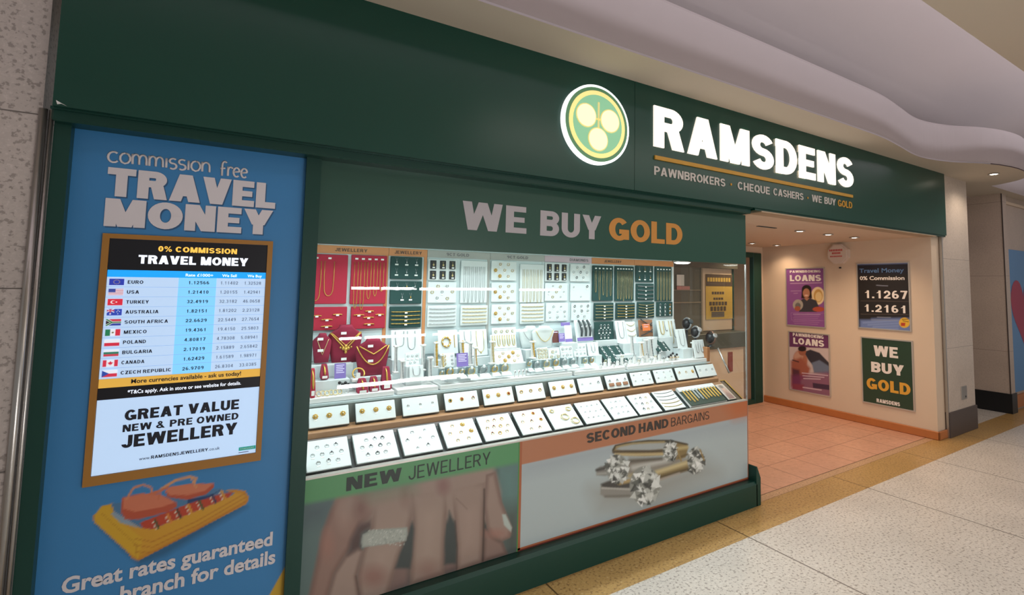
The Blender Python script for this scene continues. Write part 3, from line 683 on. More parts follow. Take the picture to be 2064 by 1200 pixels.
ROWS = [('EURO', '1.12566', '1.11402', '1.32528'), ('USA', '1.21410', '1.20155', '1.42941'), ('TURKEY', '32.4919', '32.3182', '46.0658'), ('AUSTRALIA', '1.82151', '1.81202', '2.23128'),
        ('SOUTH AFRICA', '22.6629', '22.5449', '27.7654'), ('MEXICO', '19.4361', '19.4150', '25.5803'), ('POLAND', '4.80817', '4.78308', '5.08941'),
        ('BULGARIA', '2.17019', '2.15889', '2.65842'), ('CANADA', '1.62429', '1.61589', '1.98971'), ('CZECH REPUBLIC', '26.9709', '26.8304', '33.0385')]
RH = (ZR1-ZR0)/10; FLM = print_mat('flag_print', .5, .55)
def flag(i, x0, x1, z0, z1):
    X, Z, W = grid_plane(x0, x1, z0, z1, .0011, frameY(-.0075)); u = (X-x0)/(x1-x0)*30; v = (z1-Z)/(z1-z0)*20; f_ = Print(u, v, '#e9eef8'); R_ = lambda a, b, c, d, k: f_.poly([(a, b), (c, b), (c, d), (a, d)], k, .6)
    if i == 0:
        R_(0, 0, 30, 20, '#2a3cae')
        for k in range(12): f_.ell(15+6*math.cos(k*math.pi/6), 10+6*math.sin(k*math.pi/6), .8, .8, '#c9b43a', .8)
    if i == 1:
        for k in range(7): R_(0, k*20/6.5, 30, k*20/6.5+1.54, '#c25a78')
        R_(0, 0, 14, 11, '#3a4a9c')
    if i == 2:
        R_(0, 0, 30, 20, '#d8283f'); f_.ell(11, 10, 5, 5, '#f2f2f5', .8); f_.ell(12.4, 10, 4, 4, '#d8283f', .8); f_.ell(17.5, 10, 1.6, 1.6, '#f2f2f5', .8)
    if i == 3:
        R_(0, 0, 30, 20, '#2b46b4'); f_.line([(0, 0), (14, 10)], 2, '#e8e8f0', .8); f_.line([(14, 0), (0, 10)], 2, '#e8e8f0', .8); f_.line([(7, 0), (7, 10)], 3, '#c8506a', .8); f_.line([(0, 5), (14, 5)], 3, '#c8506a', .8)
        f_.ell(7, 15, 1.8, 1.8, '#eef0fa', .8)
        for a_, b_ in ((22, 4), (25, 8), (20, 9), (22, 15)): f_.ell(a_, b_, 1, 1, '#eef0fa', .8)
    if i == 4:
        R_(0, 0, 30, 10, '#c8324a'); R_(0, 10, 30, 20, '#2a3f9e'); f_.line([(0, 0), (12, 10), (30, 10)], 6, '#e8e8e8', .8); f_.line([(0, 20), (12, 10)], 6, '#e8e8e8', .8); f_.line([(0, 0), (12, 10), (30, 10)], 3.6, '#2d7a4a', .8); f_.line([(0, 20), (12, 10)], 3.6, '#2d7a4a', .8); f_.poly([(0, 4), (8, 10), (0, 16)], '#1c1c1c', .8)
    if i == 5:
        R_(0, 0, 10, 20, '#1f7a52'); R_(20, 0, 30, 20, '#cf2b44'); f_.ell(15, 10, 2.4, 2.4, '#7a6a3c', 1)
    if i == 6: R_(0, 10, 30, 20, '#cf2b44')
    if i == 7: R_(0, 6.7, 30, 13.4, '#2a7a62'); R_(0, 13.4, 30, 20, '#c93a4c')
    if i == 8: R_(0, 0, 7.5, 20, '#d0304a'); R_(22.5, 0, 30, 20, '#d0304a'); f_.poly([(15, 3), (17, 7), (21, 8), (18, 12), (18.5, 14), (15.6, 13.6), (15.6, 17), (14.4, 17), (14.4, 13.6), (11.5, 14), (12, 12), (9, 8), (13, 7)], '#d0304a', .8)
    if i == 9: R_(0, 10, 30, 20, '#d0304a'); f_.poly([(0, 0), (14, 10), (0, 20)], '#2c4aa6', .8)
    print_obj(sn, 'flag', X, Z, W, f_, FLM)
for i, (nm, r1, r2, r3) in enumerate(ROWS):
    zc = ZR1-(i+.5)*RH
    flat(sn, 'row_line', SX0, SX1, zc-RH/2-.0006, zc-RH/2+.0006, -.0068, SL)
    flag(i, -.171, -.128, zc-.0125, zc+.0125)
    caps(sn, 'country', nm, -.118, -.118+.0104*len(nm)+.004, zc-.0065, zc+.0065, MS, SINK, t=.2, gap=.16)
    caps(sn, 'rate', r1, .066, .134, zc-.0065, zc+.0065, MS, SINK, t=.18, gap=.2)
    caps(sn, 'rate', r2, .172, .232, zc-.0065, zc+.0065, MS, GREYINK, t=.14, gap=.22)
    caps(sn, 'rate', r3, .254, .314, zc-.0065, zc+.0065, MS, GREYINK, t=.14, gap=.22)
words(sn, 'notice', 'More currencies available - ask us today!', -.086, .262, 1.2575, 1.2735, MS, SINK, .02)
words(sn, 'terms', '*T&Cs apply. Ask in store or see website for details.', -.094, .264, 1.2185, 1.2325, MS, SWT, .015)
caps(sn, 'advert', 'GREAT VALUE', -.097, .262, 1.118, 1.158, MS, SINK, t=.25, gap=.09)
caps(sn, 'advert', 'NEW & PRE OWNED', -.1, .262, 1.076, 1.103, MS, SINK, t=.23, gap=.11)
caps(sn, 'advert', 'JEWELLERY', -.1, .26, 1.016, 1.063, MS, SINK, t=.25, gap=.08)
words(sn, 'web_address', 'www.', -.046, -.013, .962, .974, MS, SINK, 0)
caps(sn, 'web_address', 'RAMSDENSJEWELLERY', -.011, .166, .962, .974, MS, SINK, t=.2, gap=.1)
words(sn, 'web_address', '.co.uk', .168, .205, .962, .974, MS, SINK, 0)
flat(sn, 'corner_logo', .270, .329, .944, .958, -.0068, glow('screen_teal', '#1f9a8c', .5))
caps(sn, 'corner_name', 'RAMSDENS', .275, .324, .9475, .9545, MS, mat('logo_pale', '#a8dccf', .6), t=.22, gap=.1)
flat(sn, 'corner_line', .270, .305, .935, .938, -.0068, GREYINK)

# ------------------------------------------------------------------ the two posters under the window
MB0 = frameY(-.004); PRM = print_mat('window_print', .38)
nj = thing('new_jewellery_poster', (1.05, 0, .18), 'new jewellery poster of a hand wearing a wide pale ring', 'poster')
XM = 1.575
X, Z, W = grid_plane(XW0, XM, .181, .774, .005, MB0); U, V = proj(W[0], W[1], W[2]); pr = Print(U, V, '#5d7371')
S5 = lambda L: [(600+x/3.75, 880+y/3.75) for x, y in L]
pr.poly(S5([(0, 430), (320, 400), (320, 1200), (0, 1200)]), '#5f7573', 60)
pr.poly(S5([(30, 520), (300, 470), (200, 640), (30, 680)]), '#4d5c63', 50, .8)
pr.poly(S5([(1480, 230), (1680, 200), (1680, 620), (1600, 640)]), '#648682', 50)
pr.poly(S5([(1560, 560), (1680, 540), (1680, 900), (1560, 900)]), '#4b4d47', 60)
pr.poly(S5([(560, 470), (1500, 260), (1460, 960), (500, 1200)]), '#3d4443', 20)
SKN = '#9a877c'; GAP = '#3c4443'
pr.poly(S5([(300, 450), (600, 430), (880, 360), (1480, 225), (1530, 420), (1500, 700), (1420, 640), (1180, 640), (1120, 640), (870, 660), (560, 700), (420, 660), (290, 560)]), SKN, 14)
pr.poly(S5([(720, 930), (860, 960), (850, 1130), (640, 1230)]), '#7f6862', 26); pr.poly(S5([(1090, 880), (1200, 860), (1205, 1010), (1090, 1050)]), '#7b645e', 20)
# little finger curling down at the left
pr.poly(S5([(305, 455), (560, 430), (590, 560), (480, 660), (395, 850), (280, 1040), (225, 1240), (80, 1240), (130, 1010), (190, 720), (250, 560)]), '#92766b', 9, rim='#6f5149', rimw=12)
pr.ell(600+225/3.75, 880+820/3.75, 12, 26, '#a1776a', 18, .7); pr.ell(600+350/3.75, 880+600/3.75, 12, 26, '#a58b7f', 20, .7)
pr.poly(S5([(455, 830), (360, 900), (275, 1030), (215, 1240), (470, 1240), (445, 1060), (500, 870)]), '#a08b80', 5, rim='#5f453e', rimw=9)
# dark gap beside the ring finger
pr.poly(S5([(400, 780), (470, 650), (560, 620), (570, 680), (490, 740), (480, 840), (380, 900)]), '#54423f', 14)
# ring finger
pr.poly(S5([(585, 470), (850, 440), (866, 600), (842, 720), (770, 900), (720, 1060), (670, 1240), (470, 1240), (452, 1060), (490, 880), (556, 690)]), '#a08c80', 5, rim='#6b524a', rimw=11)
pr.poly(S5([(600, 880), (690, 860), (660, 1000), (570, 1040)]), '#a99488', 30, .8); pr.ell(600+575/3.75, 880+1060/3.75, 24, 20, '#8c625a', 26, .7)
# middle finger
pr.poly(S5([(868, 440), (1120, 410), (1128, 560), (1112, 780), (1104, 1040), (850, 1125), (862, 900), (874, 700)]), '#9d897d', 5, rim='#6b534b', rimw=11)
pr.poly(S5([(950, 560), (1040, 545), (1030, 900), (930, 940)]), '#a89488', 34, .8); pr.ell(600+985/3.75, 880+1010/3.75, 22, 18, '#8d6b62', 26, .6)
# index finger
pr.poly(S5([(1165, 400), (1415, 350), (1408, 640), (1404, 800), (1395, 950), (1196, 1030), (1204, 820), (1186, 620)]), '#9a857a', 5, rim='#684f47', rimw=11)
pr.poly(S5([(1250, 560), (1340, 540), (1330, 820), (1250, 860)]), '#a69085', 34, .8)
# back of the hand joins the fingers
pr.poly(S5([(330, 430), (1420, 240), (1400, 470), (1190, 520), (1120, 500), (870, 570), (600, 600), (480, 600), (330, 560)]), '#9a867b', 44, .9)
# gaps between the fingers
pr.poly(S5([(866, 640), (880, 700), (866, 900), (850, 1000), (735, 1000), (775, 880), (836, 745)]), GAP, 7); pr.poly(S5([(1145, 560), (1188, 660), (1204, 840), (1200, 960), (1108, 970), (1114, 760)]), GAP, 7)
pr.line(S5([(866, 440), (872, 640)]), 2, '#806a60', 10, .8)
# thumb at the right
pr.poly(S5([(1425, 290), (1495, 268), (1545, 500), (1620, 690), (1604, 765), (1540, 795), (1480, 760), (1430, 690), (1408, 520)]), '#9b867b', 4, rim='#694e47', rimw=9)
pr.poly(S5([(1412, 700), (1480, 765), (1548, 800), (1585, 890), (1400, 948)]), '#8b736a', 6, rim='#5f463f', rimw=8)
pr.poly(S5([(1545, 590), (1572, 590), (1618, 690), (1612, 725), (1560, 670)]), '#b3bfb8', 3); pr.ell(600+1500/3.75, 880+735/3.75, 22, 9, '#a07468', 12, .7)
pr.ell(600+1100/3.75, 880+375/3.75, 12, 16, '#84605d', 16, .8); pr.ell(600+810/3.75, 880+430/3.75, 9, 22, '#86695f', 16, .7); pr.ell(600+480/3.75, 880+540/3.75, 14, 24, '#7a5a52', 20, .8)
pr.line(S5([(1200, 470), (1280, 550)]), 1.5, '#6f574f', 2, .7); pr.line(S5([(1410, 400), (1406, 700), (1398, 945)]), 3.4, '#46362f', 3, .9); pr.line(S5([(1190, 640), (1205, 850), (1200, 1020)]), 2.5, '#43352f', 3, .8)
pr.line(S5([(440, 1060), (465, 1200)]), 3, '#5d443d', 4, .8)
pr.poly(S5([(490, 745), (560, 708), (828, 688), (830, 740), (818, 790), (620, 822), (488, 840), (482, 800)]), '#aab0a8', 3, rim='#8b938c', rimw=5)
rn = random.Random(3)
for _ in range(150):
    a_, b_ = rn.uniform(530, 815), rn.uniform(705, 825); pr.ell(600+a_/3.75, 880+b_/3.75, 1.1, 1.1, rn.choice(['#cdd2ca', '#8d958f', '#bcc3bb']), 1, .8)
pr.poly([(590, 1130-2000), (1100, 1000-2000), (1100, 920.5), (1042, 934.5), (613, 1017), (590, 1022)], '#5a9766', 10)
pr.poly(S5([(500, 440), (880, 350), (880, 400), (560, 470)]), '#5d8064', 40, .6)
MB().use(GREEN2).box(XW0, XM, .0, .03, .18, .774).build('backing', nj)
print_obj(nj, 'printed_face', X, Z, W, pr, PRM)
ML = frameY(-.0055); CHAR = mat('charcoal_vinyl', '#2b3632', .45)
caps(nj, 'lettering', 'NEW', .692, .938, .690, .751, ML, CHAR, t=.24, gap=.1)
caps(nj, 'lettering', 'JEWELLERY', .972, 1.402, .684, .748, ML, CHAR, t=.115, gap=.14)
eg = MB().use(mat('green_edge', '#4f8a4c', .4)).box(1.570, 1.577, -.0045, .0, .18, .774).build('edge_strip', nj)
sh = thing('second_hand_poster', (2.55, 0, .18), 'second hand bargains poster of four stacked diamond rings', 'poster')
X, Z, W = grid_plane(1.592, 3.524, .196, .774, .0055, MB0); U, V = proj(W[0], W[1], W[2]); pr = Print(U, V, '#b0bdbf')
k6 = 2064/530; S6 = lambda L: [(1030+x/k6, 820+y/k6) for x, y in L]; e6 = lambda x, y: (1030+x/k6, 820+y/k6)
pr.poly(S6([(80, 430), (1870, 60), (1870, 180), (1500, 230), (80, 560)]), '#a6b1b6', 30)
pr.poly(S6([(640, 660), (1500, 430), (1600, 520), (1100, 800), (700, 800)]), '#9c9e99', 60)
def bandring(cx, cy, rx, ry, rot, w, c1, c2, c3, a0=0, a1=360):
    P = []
    for i in range(41):
        q = math.radians(a0+(a1-a0)*i/40); x, y = rx*math.cos(q), ry*math.sin(q); r_ = math.radians(rot)
        P.append(e6(cx+x*math.cos(r_)-y*math.sin(r_), cy+x*math.sin(r_)+y*math.cos(r_)))
    pr.line(P, w, c1, 2.5)
    up = [(x, y-w*.22) for x, y in P]; pr.line(up, w*.35, c2, 3, .9); dn = [(x, y+w*.30) for x, y in P]; pr.line(dn, w*.25, c3, 3, .8)
# ring at the back left, nearest left, right and the tall one on top
pr.poly(S6([(668, 490), (700, 470), (790, 455), (800, 520), (740, 545), (672, 540)]), '#7e7d78', 4); pr.line(S6([(672, 500), (760, 478)]), 5, '#4f4e4a', 4); pr.line(S6([(680, 528), (760, 522)]), 5, '#a3a39c', 4)
pr.poly(S6([(930, 400), (1200, 400), (1400, 410), (1250, 480), (1000, 560), (900, 540), (900, 470)]), '#8d887d', 10); pr.line(S6([(960, 480), (1240, 420)]), 9, '#bdbdb6', 8); pr.line(S6([(930, 430), (1180, 410)]), 6, '#5f5a50', 6); pr.line(S6([(930, 545), (1050, 520)]), 8, '#a99d7c', 6)
pr.poly(S6([(705, 610), (760, 585), (950, 570), (1000, 600), (1000, 700), (850, 720), (740, 715), (700, 690)]), '#8f8d86', 4); pr.poly(S6([(705, 608), (780, 580), (960, 590), (930, 640), (800, 645), (715, 632)]), '#4a4844', 5); pr.line(S6([(715, 640), (950, 650)]), 3, '#bab8b0', 3); pr.line(S6([(740, 705), (930, 700)]), 4, '#77746c', 4)
pr.line(S6([(850, 600), (960, 575)]), 7, '#b39b6a', 5)
pr.poly(S6([(1080, 520), (1200, 490), (1400, 415), (1415, 495), (1290, 530), (1180, 575), (1110, 580)]), '#8f7d56', 5); pr.line(S6([(1130, 520), (1400, 435)]), 8, '#c7b88c', 6); pr.line(S6([(1150, 560), (1390, 490)]), 6, '#5e5138', 5); pr.line(S6([(1170, 575), (1320, 525)]), 4, '#a9a298', 4)
P1 = S6([(795, 335), (820, 305), (900, 285), (1080, 265), (1250, 265), (1380, 290), (1390, 330), (1370, 400), (1300, 420), (1250, 380), (1050, 390), (870, 385), (800, 365)])
pr.poly(P1, '#8a774f', 3); pr.poly(S6([(825, 335), (860, 308), (1080, 283), (1240, 285), (1230, 330), (1080, 345), (880, 345)]), '#a7adac', 4)
pr.line(S6([(800, 345), (820, 308), (900, 287), (1080, 268), (1250, 267), (1385, 298)]), 3.5, '#4a4334', 2.5); pr.line(S6([(830, 318), (960, 290), (1200, 278)]), 3, '#a89a72', 3); pr.line(S6([(805, 358), (900, 352), (1100, 352), (1220, 345)]), 5, '#54493a', 4); pr.line(S6([(820, 375), (980, 378), (1200, 372)]), 4.5, '#c4b286', 4); pr.line(S6([(1300, 330), (1380, 320)]), 7, '#b9a878', 5); pr.line(S6([(1320, 400), (1385, 375)]), 4, '#6b5a3c', 4)
def gem(cx, cy, r, seed, sx=1.):
    x, y = e6(cx, cy); pr.ell(x, y, r*sx, r, '#8d9089', 3); g = random.Random(seed)
    for _ in range(70):
        a_ = g.uniform(0, 6.283); d_ = r*math.sqrt(g.uniform(0, 1))*.95; s_ = g.uniform(1, r*.22)
        px_, py_ = x+d_*math.cos(a_)*sx, y+d_*math.sin(a_); t_ = g.uniform(0, 6.283)
        pr.poly([(px_+s_*1.5*math.cos(t_+k), py_+s_*1.5*math.sin(t_+k)) for k in (0, 2.2, 3.9)], g.choice(['#dfe3df', '#f0f2ee', '#5c5f5a', '#3f423f', '#b7bbb5', '#cfd2cc']), 1.2, .9)
gem(1250, 352, 22, 1, .66); gem(1450, 425, 27, 2, .62); gem(835, 490, 29, 3, .78); gem(1050, 620, 39, 4, .78)
for cx, cy, r in ((1320, 380, 12), (1500, 380, 10)):
    x, y = e6(cx, cy); pr.line([(x-4, y-r), (x+4, y+r)], 3, '#9a8455', 2)
pr.poly([(1040, 700), (1530, 700), (1530, 833.5), (1510, 838), (1047, 938), (1040, 940)], '#b57a5a', 2)
pr.poly([(1380, 700), (1530, 700), (1530, 834), (1480, 844)], '#bd693d', 30, .8)
bk = MB().use(mat('orange_vinyl', '#a9623f', .4)).box(1.577, 3.529, .0, .03, .18, .774); bk.box(1.577, 1.592, -.0042, .0, .18, .774); bk.box(1.577, 3.529, -.0042, .0, .185, .196); bk.box(3.522, 3.529, -.0042, .0, .18, .774)
bk.use(mat('dark_red_edge', '#6b2a22', .4)).box(1.577, 3.529, -.005, .0, .179, .186); bk.build('backing', sh)
print_obj(sh, 'printed_face', X, Z, W, pr, PRM)
caps(sh, 'lettering', 'SECOND HAND', 2.027, 2.700, .690, .749, ML, mat('dark_grey_vinyl', '#413a35', .45), t=.235, gap=.07, space=.25)
caps(sh, 'lettering', 'BARGAINS', 2.725, 3.100, .690, .748, ML, mat('dark_grey_vinyl', '#413a35', .45), t=.105, gap=.12)
# ------------------------------------------------------------------ display case carcass
PALE = mat('pale_display_board', '#cfdcde', .6)
GREYB = mat('grey_green_board', '#7d8883', .6)
DARKT = mat('dark_tray_rack', '#33403f', .6)
ORB = mat('orange_caption', '#d08a55', .5)
GRB = mat('grey_caption', '#a9aaa5', .5)
PKB = mat('pink_caption', '#c9b3bd', .5)
dc = thing('display_case', (2.0, .38, .70), 'long stepped display case filling the shop window behind the glass', 'display case')
MB().use(DARKT).add([(.525, .032, .755), (3.50, .032, .755), (3.50, .222, .866), (.525, .222, .866), (.525, .032, .70), (3.50, .032, .70), (3.50, .222, .70), (.525, .222, .70)],
    [(0, 1, 2, 3), (4, 7, 6, 5), (0, 4, 5, 1), (1, 5, 6, 2), (2, 6, 7, 3), (3, 7, 4, 0)]).build('tray_rack', dc)
MB().use(WOOD).box(.525, 3.46, .225, .38, .886, .918, bev=.003).build('ledge', dc)
MB().use(GREYB).box(.525, 3.46, .345, .365, .918, 1.018).use(WOOD).box(3.46, 3.512, .345, .365, .918, 1.018).build('riser_board', dc)
MB().use(PALE).box(.525, 3.512, .366, .74, .99, 1.026).build('shelf', dc)
MB().use(PALE).box(.525, 3.415, .722, .74, 1.026, 1.95).build('back_board', dc)
MB().use(PALE).box(.505, .523, .065, .74, .70, 1.95).build('end_panel', dc)
MB().use(mat('white_case_lid', '#e8eeee', .7)).box(.505, 3.515, .065, .74, 1.96, 1.985).build('lid', dc)
# white plinths along the shelf
ZPL = 1.055
for i, (u0, u1, nm) in enumerate(((621, 796, 'leftmost, under the maroon busts'), (800, 884, 'narrow one, second from left'), (887, 1153, 'long one, third from left'), (1157, 1260, 'fourth from left'), (1264, 1352, 'fifth from left'), (1356, 1431, 'rightmost, near the steel rod'))):
    xa = at(u0, 790, 'y', .38)[0]; xb = at(u1, 750, 'y', .38)[0]; xa = max(xa, .527)
    pl = MB().use(WHITE).box(xa, xb, .375, .715, 1.028, ZPL, bev=.003).build('display_plinth', origin=((xa+xb)/2, .54, 1.028))
    tag(pl, 'white display plinth on the shelf, '+nm, 'plinth', 'white plinths on the display shelf')

# ------------------------------------------------------------------ jewellery templates: local x right, z up, front face at y<0
def tagshape(mb, x, z, w=.016, h=.009, y=-.003): mb.use(PAPER).box(x-w/2, x+w/2, y-.0008, y, z-h/2, z+h/2)
def ring_mesh(name, metal, stone=None, r=.0085, t=.0016, tagged=True):
    mb = MB().use(metal); P = [(r*math.cos(q), -.004-.002*math.sin(q), r*math.sin(q)) for q in np.linspace(0, 2*math.pi, 15)[:-1]]
    mb.tube(P, t, 5, closed=True)
    if stone is not None: mb.use(stone).ball((0, -.0065, r*.95), .0036, 6)
    else: mb.ball((0, -.0055, r), .0026, 6, sc=(1.6, 1, .8))
    if tagged: tagshape(mb, 0, -.018, .014, .008)
    return mb.mesh(name)
def cluster_mesh(name, metal, stone, r=.009):
    mb = MB().use(metal)
    for k in range(8):
        q = k*math.pi/4; mb.ball((r*.75*math.cos(q), -.004, r*.75*math.sin(q)), r*.36, 6)
    mb.use(stone).ball((0, -.006, 0), r*.55, 6); tagshape(mb, 0, -.019, .014, .008)
    return mb.mesh(name)
def neck_mesh(name, w, L, r, metal, tagz=None, drop=False):
    mb = MB().use(metal); a = w/2; P = [(-a, -.003, 0), (-a*1.02, -.003, -L*.45), (-a*.9, -.003, -L*.8)]
    P += [(-a*.9*math.cos(q), -.003, -L*.8-L*.2*math.sin(q)) for q in np.linspace(.3, math.pi-.3, 6)] + [(a*.9, -.003, -L*.8), (a*1.02, -.003, -L*.45), (a, -.003, 0)]
    mb.tube(P, r, 5)
    if drop: mb.ball((0, -.004, -L-.006), .006, 6)
    if tagz is not None: tagshape(mb, 0, tagz, .017, .010)
    return mb.mesh(name)
def brace_mesh(name, w, sag, r, metal, ripple=0., tagged=True, n=17):
    mb = MB().use(metal); P = []; R_ = []
    for i in range(n):
        q = i/(n-1)*2-1; P.append((q*w/2, -.004, -sag*(1-q*q)+(ripple*math.sin(i*2.4) if ripple else 0))); R_.append(r*(1+.45*(i % 2)))
    mb.tube(P, R_, 5)
    if tagged: tagshape(mb, 0, -sag-.006, .016, .009, -.006)
    return mb.mesh(name)
def pendant_mesh(name, metal):
    mb = MB().use(SILVER).tube([(-.006, -.002, .024), (0, -.003, 0), (.006, -.002, .024)], .0008, 4)
    mb.use(metal).ball((0, -.004, -.003), .0055, 6, sc=(.7, .6, 1.3)); tagshape(mb, 0, -.019, .02, .009)
    return mb.mesh(name)
def cardbox_mesh(name, metal):
    mb = MB().use(mat('black_card', '#22262a', .6)).box(-.019, .019, -.010, 0, -.027, .027, bev=.002)
    mb.use(metal).ball((0, -.012, -.002), .007, 7, sc=(1, .5, 1.25)); mb.tube([(-.005, -.011, .02), (0, -.012, .006), (.005, -.011, .02)], .001, 4); tagshape(mb, .002, -.019, .016, .008, -.0105)
    return mb.mesh(name)
BRIL = mat('clear_stone', '#eef3f5', .08, spec=.9); RUBY = mat('red_stone', '#8a1422', .1); SAPH = mat('blue_black_stone', '#1b2236', .1); EMER = mat('green_stone', '#1d4a35', .1)
R_SIL = ring_mesh('silver_ring', SILVER, BRIL); R_SILD = ring_mesh('silver_ring_dark', SILVER, SAPH); R_GLD = ring_mesh('gold_ring', GOLD, BRIL); R_GLDR = ring_mesh('gold_ring_red', GOLD, RUBY); R_PLN = ring_mesh('gold_band', GOLD, None, .009, .0026)
R_BIG = cluster_mesh('gold_cluster', GOLD, PALEGOLD, .0125); R_BIGG = cluster_mesh('gold_green_cluster', GOLD, EMER, .011); R_BIGR = cluster_mesh('gold_red_cluster', GOLD, RUBY, .011)
R_SM = ring_mesh('small_silver_ring', SILVER, BRIL, .006, .0011); R_DARK = ring_mesh('dark_ring', GRAPH, SAPH)
PEN_S = pendant_mesh('silver_pendant', SILVER); PEN_G = pendant_mesh('gold_pendant', GOLD); CBX = cardbox_mesh('carded_pendant', PALEGOLD)
R_WHT = ring_mesh('pale_gold_ring', PALEGOLD, BRIL, .0095, .002, False)
ROWN = {1: [''], 2: ['top', 'bottom'], 3: ['top', 'middle', 'bottom']}
def num(k, n):
    if n == 1: return 'only one'
    if n == 2: return ('left', 'right')[k]
    return 'leftmost' if k == 0 else ('rightmost' if k == n-1 else ORD[k])
def rows_on(M, w, h, rows, meshes, desc, where, cat, group, name, zoff=0., xin=.5, jit=.0, zin=.72):
    """rows = counts per row, top first; meshes cycle"""
    i = 0; nr = len(rows); mw = max(rows)
    for r, n in enumerate(rows):
        z = h/2 if nr == 1 else h*(.5+zin*.5-zin*r/(nr-1))
        for k in range(n):
            x = w/2 if n == 1 else w*(.5+xin*(k/(n-1)-.5)*(1 if mw == 1 else (n-1)/(mw-1) if mw > 1 else 1))
            me = meshes[i % len(meshes)]; i += 1
            ds = desc if isinstance(desc, str) else desc[(i-1) % len(desc)]
            rn_ = '' if nr == 1 else (' of '+ROWN[nr][r]+' row' if nr in ROWN else ' of row '+str(r+1))
            lab = '%s, %s%s on %s' % (ds, num(k, n), rn_, where)
            put(name, me, M @ Matrix.Translation((x+random.uniform(-jit, jit), 0, z+zoff+random.uniform(-jit, jit))), lab, cat, group)

# ------------------------------------------------------------------ slanted trays on the sill
def plane_m(x, y0, z0, y1, z1):
    d = Vector((0, y1-y0, z1-z0)).normalized(); yv = d.cross(Vector((1, 0, 0)))
    return Matrix(((1, yv[0], d[0], x), (0, yv[1], d[1], y0), (0, yv[2], d[2], z0), (0, 0, 0, 1)))
LT = math.hypot(.16, .10)
SILLT = [(.528, .722), (.739, .942), (.960, 1.160), (1.178, 1.376), (1.392, 1.599), (1.618, 1.814), (1.830, 2.037), (2.057, 2.256), (2.272, 2.473), (2.488, 2.692), (2.717, 2.918), (2.965, 3.350)]
TC = ['fourth', 'fifth']
def local_obj(name, mb, M, label, cat, group=None):
    return put(name, mb.mesh(name), M, label, cat, group)
def tray(name, M, w, h, padm, rimm, label, cat, group, th=.012, rim=.003):
    o = thing(name, M.translation, label, cat, group); o.matrix_world = M
    for nm, mb in (('base', MB().use(rimm).box(0, w, .004, th+.004, 0, h)), ('pad', MB().use(padm).box(rim, w-rim, -.003, .004, rim, h-rim, bev=.0025))):
        c = bpy.data.objects.new(nm, mb.mesh(nm)); COL.objects.link(c); c.parent = o
    return o
TN = [ORD[i] if i else 'leftmost' for i in range(14)]
